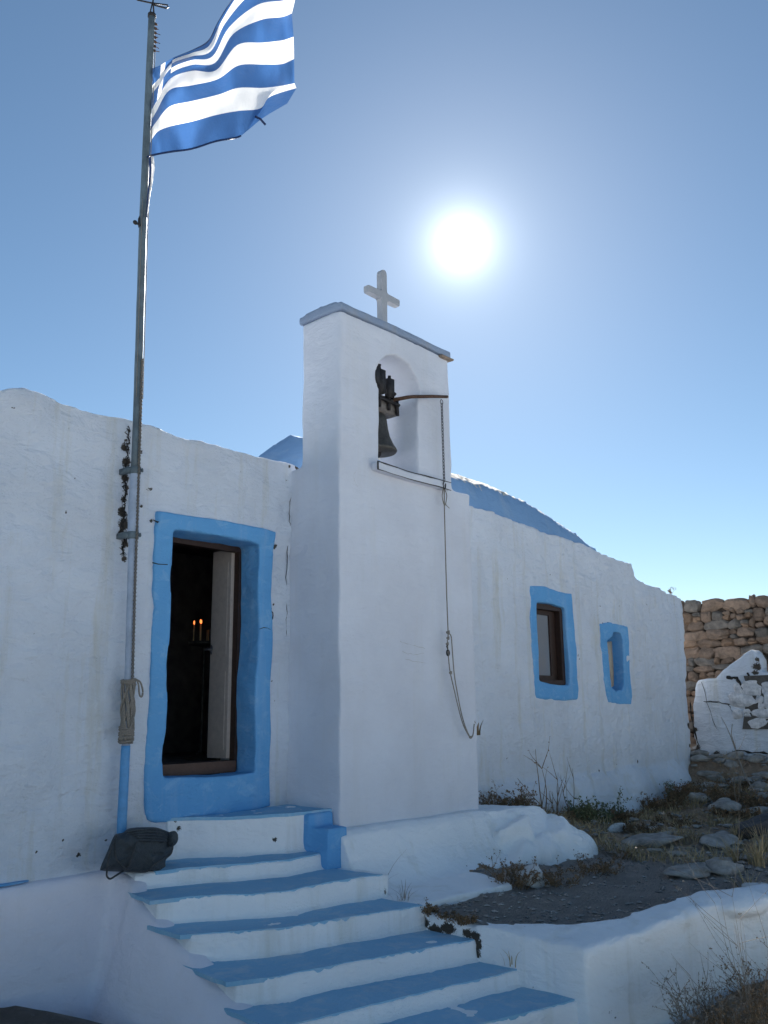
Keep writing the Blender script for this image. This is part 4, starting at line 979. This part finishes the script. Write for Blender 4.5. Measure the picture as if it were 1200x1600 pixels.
rock(gp(771, 1269)+Vector((0, 0, .02)), (.26, .16, .11), STONEW, 5, 'white limewashed stone wedged in the corner between bell tower and chapel wall')
rock(gp(965, 1296), (.24, .12, .10), STONEW, 9, 'pointed white limewashed stone lying past the end of the plinth')
rock(gp(943, 1283)+Vector((0, 0, .0)), (.14, .12, .12), STONEW, 14, 'small white limewashed stone between two shrubs against the chapel wall')
rock(gp(1186, 1394)+Vector((.03, .0, .0)), (.20, .14, .07), STONEW, 21, 'pale white stone lying by the parapet at the right edge')
rock(gp(1020, 1322), (.50, .30, .14), STONE, 31, 'broad flat grey boulder sunk in the stony slope')
rock(gp(1088, 1366), (.42, .25, .08), STONE, 32, 'low pale grey rock ledge at the near edge of the path')
rock(gp(1135, 1362), (.34, .24, .10), STONE, 33, 'rounded grey rock behind the parapet beside the straw grass')
rock(gp(1125, 1325), (.42, .25, .12), STONE, 34, 'wide grey rock in the middle of the slope among dry grass')
rock(gp(1036, 1306), (.30, .12, .04), STONE, 35, 'thin pale slab lying flat above the broad boulder')
rock(gp(1190, 1300)+Vector((0, 0, -.02)), (.7, .35, .20), simple('dark_rock', (.07, .068, .07), .95, 0, 6, .4, .9, .04), 36, 'large dark rock at the right edge of the slope')
rock(gp(1180, 1270), (.55, .22, .07), STONE, 37, 'long grey slab overhanging a dark gap in the slope')
rnd = random.Random(15)
for k in range(60):
    x = rnd.uniform(13.85, 14.5); y = rnd.uniform(-3.2, .1); p = Vector((x, y, th(x, y))); s_ = rnd.uniform(.07, .2)
    rock(p, (s_*.7, s_*1.25, s_*rnd.uniform(.45, .75)), STONE, 400+k, 'grey weathered rubble stone tumbled below the broken wall', 'rubble stones below the broken wall')
rnd = random.Random(5)
for k in range(26):
    x = rnd.uniform(1085, 1215); y = rnd.uniform(1182, 1250); p = gp(x, y); s_ = rnd.uniform(.10, .30)
    rock(p, (s_*1.25, s_*rnd.uniform(.6, 1), s_*rnd.uniform(.35, .55)), STONE, 50+k, 'grey weathered rubble stone tumbled below the broken wall', 'rubble stones below the broken wall')
for k in range(26):
    x = rnd.uniform(985, 1200); y = rnd.uniform(1268, 1350); p = gp(x, y); s_ = rnd.uniform(.04, .14)
    rock(p, (s_*1.3, s_, s_*.4), STONE, 90+k, 'small flat grey stone scattered on the dry slope', 'small stones scattered on the slope')
for k in range(9):
    x = rnd.uniform(770, 935); y = 1262+rnd.uniform(-4, 12)+(x-770)*.10; p = gp(x, y); s_ = rnd.uniform(.06, .13)
    rock(p, (s_*1.3, s_, s_*.6), STONE if k % 3 else STONEW, 130+k, 'small loose stone in the dry litter along the foot of the chapel wall', 'loose stones along the chapel wall')

# gravel and litter: nobody could count it
bm = bmesh.new(); rnd = random.Random(8)
T = [Vector(v) for v in ((1,0,0),(-.5,.8,0),(-.6,-.7,.1),(.1,0,.8),(0,.1,-.8))]; TF = ((0,1,3),(1,2,3),(2,0,3),(1,0,4),(2,1,4),(0,2,4))
for k in range(5200):
    x = 5.5+rnd.random()**1.2*9.0; y = parap(x)+.1+rnd.random()*( -.35-parap(x)); z = th(x, y); s_ = .006+.030*rnd.random()**3*(1.6 if x > 8.5 else .8)
    R_ = Matrix.Rotation(rnd.random()*6.3, 3, 'Z'); vs = []
    for q in T:
        c = R_ @ Vector((q.x*s_*1.3, q.y*s_, q.z*s_*.55)); vs.append(bm.verts.new((x+c.x, y+c.y, z+c.z+s_*.2)))
    for f in TF: bm.faces.new([vs[i] for i in f])
tag(obj('gravel', bm, simple('gravel_stone', (.27, .255, .24), .9, 0, 3, .5), smooth=False), 'loose grey grit and chips scattered over the terrace path', 'gravel', kind='stuff')

# ------------------------------------------------------------------ plants
def blade(bm, p, d, h, w_, bend, n=5, droop=0.0):
    d = Vector(d); side = Vector((-d.y, d.x, 0)); side = side.normalized() if side.length > 1e-4 else Vector((1, 0, 0))
    prev = None
    for i in range(n+1):
        u = i/n; c = Vector(p)+Vector((d.x*bend*u*u*h, d.y*bend*u*u*h, h*(u-droop*u*u)))
        ww = w_*(1-u)**.7+.0006; a = bm.verts.new(c-side*ww); b_ = bm.verts.new(c+side*ww)
        if prev: bm.faces.new([prev[0], prev[1], b_, a])
        prev = (a, b_)
def twig(bm, p, d, L, r, rnd, depth, leaf=0.0, gnarl=.35):
    pts = [Vector(p)]; dd = Vector(d).normalized(); n = 5
    for i in range(n):
        dd = (dd+Vector((rnd.gauss(0, gnarl), rnd.gauss(0, gnarl), rnd.gauss(.06, gnarl*.6)))*.6).normalized(); pts.append(pts[-1]+dd*L/n)
    tube(bm, pts, [r*(1-.75*i/n) for i in range(n+1)], 3, caps=False)
    if depth > 0:
        for k in range(rnd.choice([2, 3, 4])):
            i = rnd.randint(1, n); nd = (dd+Vector((rnd.gauss(0, .8), rnd.gauss(0, .8), rnd.gauss(.25, .4)))).normalized()
            twig(bm, pts[i], nd, L*rnd.uniform(.45, .75), r*.6, rnd, depth-1, leaf, gnarl)
    elif leaf > 0:
        for k in range(5):
            c = pts[rnd.randint(2, n)]; s_ = leaf*rnd.uniform(.5, 1.2); a = Vector((rnd.gauss(0, 1), rnd.gauss(0, 1), rnd.gauss(0, 1))).normalized()*s_; b_ = Vector((rnd.gauss(0, 1), rnd.gauss(0, 1), rnd.gauss(0, 1))).normalized()*s_*.5
            bm.faces.new([bm.verts.new(c), bm.verts.new(c+a*.5+b_), bm.verts.new(c+a), bm.verts.new(c+a*.5-b_)])
def plant(name, cat, label, p, kind, h, spread, n, mat, seed, group=None, leaf=.012, w_=.004):
    rnd = random.Random(seed); bm = bmesh.new()
    for k in range(n):
        an = rnd.random()*6.283; rr = spread*rnd.random()**.7; q = Vector((math.cos(an)*rr*.45, math.sin(an)*rr*.45, -.01))
        if kind == 'grass': blade(bm, q, (math.cos(an), math.sin(an), 0), h*rnd.uniform(.45, 1), w_*rnd.uniform(.6, 1.2), rnd.uniform(.1, 1.0)*spread/h*1.4, droop=rnd.uniform(0, .35))
        elif kind == 'twig': twig(bm, q, (math.cos(an)*spread/h*.8, math.sin(an)*spread/h*.8, 1), h*rnd.uniform(.4, .75), w_, rnd, 2, leaf)
        elif kind == 'stalk': twig(bm, q*.3, (math.cos(an)*.15, math.sin(an)*.15, 1), h*rnd.uniform(.6, 1), w_, rnd, 1, leaf, .12)
    o = obj(name, bm, mat); o.location = p; tag(o, label, cat, group); return o
ST, BR, GN, GT = DRYC
plant('dry_stalk', 'dry plant', 'tallest dry forked stalk standing against the chapel wall below the larger window', gp(850, 1262), 'stalk', .92, .1, 2, BR, 1, w_=.010, leaf=.02)
plant('dry_stalk', 'dry plant', 'thin looped dry stalk just right of the tallest forked stalk', gp(868, 1262), 'stalk', .52, .14, 3, BR, 22, w_=.008)
plant('dry_stalk', 'dry plant', 'short thin dry stalk between the forked stalk and the green shrub', gp(893, 1264), 'stalk', .60, .08, 2, BR, 23, w_=.007)
plant('green_shrub', 'shrub', 'dusty green bushy shrub at the wall foot below the larger window', gp(915, 1284), 'twig', .27, .22, 22, GN, 4, leaf=.03, w_=.005)
plant('green_shrub', 'shrub', 'narrow dusty green shrub beside the pointed white stone', gp(957, 1286), 'twig', .36, .12, 10, GN, 5, leaf=.025)
plant('dry_shrub', 'shrub', 'dark upright sprig at the wall foot below the niche window', gp(1043, 1250), 'twig', .34, .08, 7, GN, 6, leaf=.02)
plant('dry_shrub', 'shrub', 'low dark brown shrub at the right foot of the chapel wall', gp(1018, 1262), 'twig', .24, .3, 22, BR, 7, leaf=.02)
plant('dry_shrub', 'shrub', 'wide tangle of brown brush at the right corner of the chapel', gp(1092, 1246), 'twig', .34, .6, 40, BR, 8, leaf=.02)
plant('dry_shrub', 'shrub', 'dusty brown shrub right of the pointed white stone', gp(990, 1275), 'twig', .22, .25, 18, BR, 9, leaf=.018)
plant('dry_shrub', 'shrub', 'dark brown shrub at the foot of the plinth left of its white stone', gp(803, 1386), 'twig', .24, .26, 34, BR, 10, leaf=.016)
plant('dry_shrub', 'shrub', 'brown dry shrub at the plinth foot right of its white stone', gp(872, 1385), 'twig', .20, .26, 24, BR, 11, leaf=.016)
plant('dry_shrub', 'shrub', 'brown shrub under the right end of the whitewashed outcrop', gp(930, 1368), 'twig', .20, .28, 24, BR, 12, leaf=.016)
plant('green_shrub', 'shrub', 'small dusty green weed growing out of the whitewashed outcrop', atY(886, 1318, -1.05)+Vector((0, 0, -.02)), 'twig', .16, .1, 9, GN, 13, leaf=.018)
plant('dry_shrub', 'shrub', 'brown litter and weeds behind the outcrop against the wall', gp(865, 1272), 'twig', .16, .5, 34, BR, 14, leaf=.02)
plant('dry_shrub', 'shrub', 'dark weeds in the corner beside the bell tower', gp(757, 1258)+Vector((.05, 0, .05)), 'twig', .30, .14, 16, BR, 15, leaf=.02)
plant('dry_shrub', 'shrub', 'small dark weeds over the wedged white stone by the tower', gp(800, 1264), 'twig', .2, .25, 18, GN, 16, leaf=.018)
for i, (x, y, h, sp, n, mt_) in enumerate([(825,1264,.18,.3,30,BR),(905,1274,.16,.3,30,BR),(938,1280,.2,.2,24,GN),(975,1283,.16,.3,30,BR),(1062,1251,.24,.3,34,BR),(1128,1252,.22,.5,40,BR),(1178,1232,.22,.5,40,BR),(800,1258,.3,.3,30,BR),(1110,1236,.2,.5,36,BR),(1150,1276,.18,.5,36,BR),(1195,1262,.25,.4,36,BR),(1040,1262,.2,.5,36,BR),(1005,1300,.14,.4,30,BR),(1060,1290,.12,.5,30,BR)]):
    plant('dry_brush', 'shrub', 'low brown dry brush in the litter along the chapel wall and slope', gp(x, y), 'twig', h, sp, n, mt_, 200+i, 'low dry brush along the wall foot', leaf=.024, w_=.005)
for i, (x, y, h, sp, n) in enumerate([(848,1268,.3,.25,50),(882,1270,.22,.3,50),(1010,1270,.2,.3,50),(1085,1262,.26,.4,60),(1130,1290,.2,.4,50),(1170,1385,.16,.3,50),(1120,1340,.18,.3,40),(985,1335,.16,.3,40),(1195,1330,.34,.25,60)]):
    plant('dry_grass_tuft', 'grass', 'thin straw coloured grass tuft among the stones and brush of the slope', gp(x, y), 'grass', h, sp, n, ST, 230+i, 'straw tufts on the slope')
plant('grass_tuft', 'grass', 'tall straw coloured grass tuft at the right edge above the parapet', gp(1185, 1352), 'grass', .34, .25, 90, ST, 17)
plant('grass_tuft', 'grass', 'straw coloured grass tuft left of the tall straw tuft', gp(1150, 1345), 'grass', .24, .24, 60, ST, 18)
plant('grass_tuft', 'grass', 'olive straw tuft between the grey rocks on the slope', gp(1152, 1315), 'grass', .26, .14, 50, ST, 19)
plant('dry_branch', 'dry plant', 'pair of thin upright bare stems below the broken wall', gp(1152, 1262), 'stalk', .85, .12, 3, GT, 20, w_=.007)
plant('grass_tuft', 'grass', 'brown dry grass behind the whitewashed outcrop at its right end', gp(968, 1340), 'grass', .18, .35, 60, BR, 24)
plant('grass_tuft', 'grass', 'sparse weeds at the right end of the third step', Vector((5.43, -1.42, -.94)), 'grass', .15, .18, 16, GT, 25, w_=.0025)
plant('dry_stalk', 'dry plant', 'three thin stalks in front of the plinth beside the steps', Vector((5.62, -1.02, -.93)), 'grass', .30, .2, 5, GT, 26, w_=.002)
plant('moss_clump', 'plant', 'dark moss and weeds in the gap at the step end by the terrace corner', Vector((5.37, -2.02, -1.0)), 'twig', .07, .16, 26, BR, 27, leaf=.012, w_=.003)
plant('moss_clump', 'plant', 'dark weed clump at the inner corner of the terrace beside the fourth step', Vector((5.38, -1.70, -1.0)), 'twig', .09, .08, 16, BR, 28, leaf=.012, w_=.003)
plant('moss_clump', 'plant', 'thin dark line of weeds along the top of the low terrace edge', Vector((5.38, -1.86, -.99)), 'twig', .05, .16, 16, BR, 29, leaf=.01, w_=.003)
plant('dry_weed', 'dry plant', 'brown withered weed on the step against the parapet face', atX(802, 1505, 5.35)+Vector((-.02, 0, 0)), 'grass', .24, .14, 7, ST, 30, w_=.003)
plant('weed', 'dry plant', 'tiny weed on top of the chapel wall at its right end', atY(1050, 928, .1)+Vector((0, 0, .0)), 'twig', .12, .1, 6, BR, 33, leaf=.014, w_=.003)
o = plant('corner_weed', 'dry plant', 'withered brown leafy weed caught at the right edge of the bell tower', Vector((7.56, -.60, .20)), 'grass', .26, .12, 6, simple('withered_leaf', (.20, .14, .07), .9), 34, w_=.022)
# long bare branch leaning over the rubble
p0 = gp(1203, 1263); p1 = atX(1122, 1120, 14.3); bm = bmesh.new()
tube(bm, [p0.lerp(p1, u)+Vector((0, .05*math.sin(u*5), -.12*math.sin(u*3.1)*(1-u))) for u in [i/14 for i in range(15)]], [.016*(1-.75*i/14) for i in range(15)], 5)
tube(bm, [p0.lerp(p1, .62), p0.lerp(p1, .62)+Vector((0, .05, .2)), p0.lerp(p1, .62)+Vector((0, .02, .36))], .006, 4)
tag(obj('bare_branch', bm, GT), 'long pale bare branch leaning up over the rubble', 'branch')
# foreground bushes at the lower right
def gz(x, y): return atZ(x, y, -1.47)
for (x, y, h, sp, n, sd, lb) in [(1115,1625,.34,.34,42,41,'low dry grey bush at the bottom edge left of the dark bush'), (1165,1640,.36,.34,46,42,'dense dark brown bush in the bottom right corner'), (1205,1590,.44,.30,36,43,'tall seedy dry bush cut by the right edge of the photo')]:
    plant('dry_bush', 'bush', lb, gz(x, y), 'twig', h, sp, n, GT if sd == 41 else BR, sd, leaf=.013, w_=.0045)
plant('dry_stalk', 'dry plant', 'tall thin seed stalks rising from the bushes in the bottom right corner', gz(1185, 1625), 'stalk', .85, .5, 9, GT, 44, w_=.003, leaf=.012)
plant('dry_stalk', 'dry plant', 'single slanting dry stalk in front of the white parapet', gz(1108, 1625), 'stalk', .55, .1, 2, GT, 45, w_=.0035, leaf=0)
# dry litter and grass over the slope
bm = bmesh.new(); rnd = random.Random(12)
for k in range(11000):
    x = rnd.uniform(8.3, 14.4); y = rnd.uniform(-2.6, -.3)
    dn = noise.noise(Vector((x*1.1, y*1.6, 5)))
    if dn < .02 and not (y > -.75): continue
    an = rnd.random()*6.3; blade(bm, (x, y, th(x, y)-.005), (math.cos(an), math.sin(an), 0), rnd.uniform(.03, .15), .0035, rnd.uniform(.3, 2.2), 3, rnd.uniform(0, .6))
tag(obj('dry_grass', bm, ST), 'thin dry grass and straw litter over the stony slope', 'grass', kind='stuff')
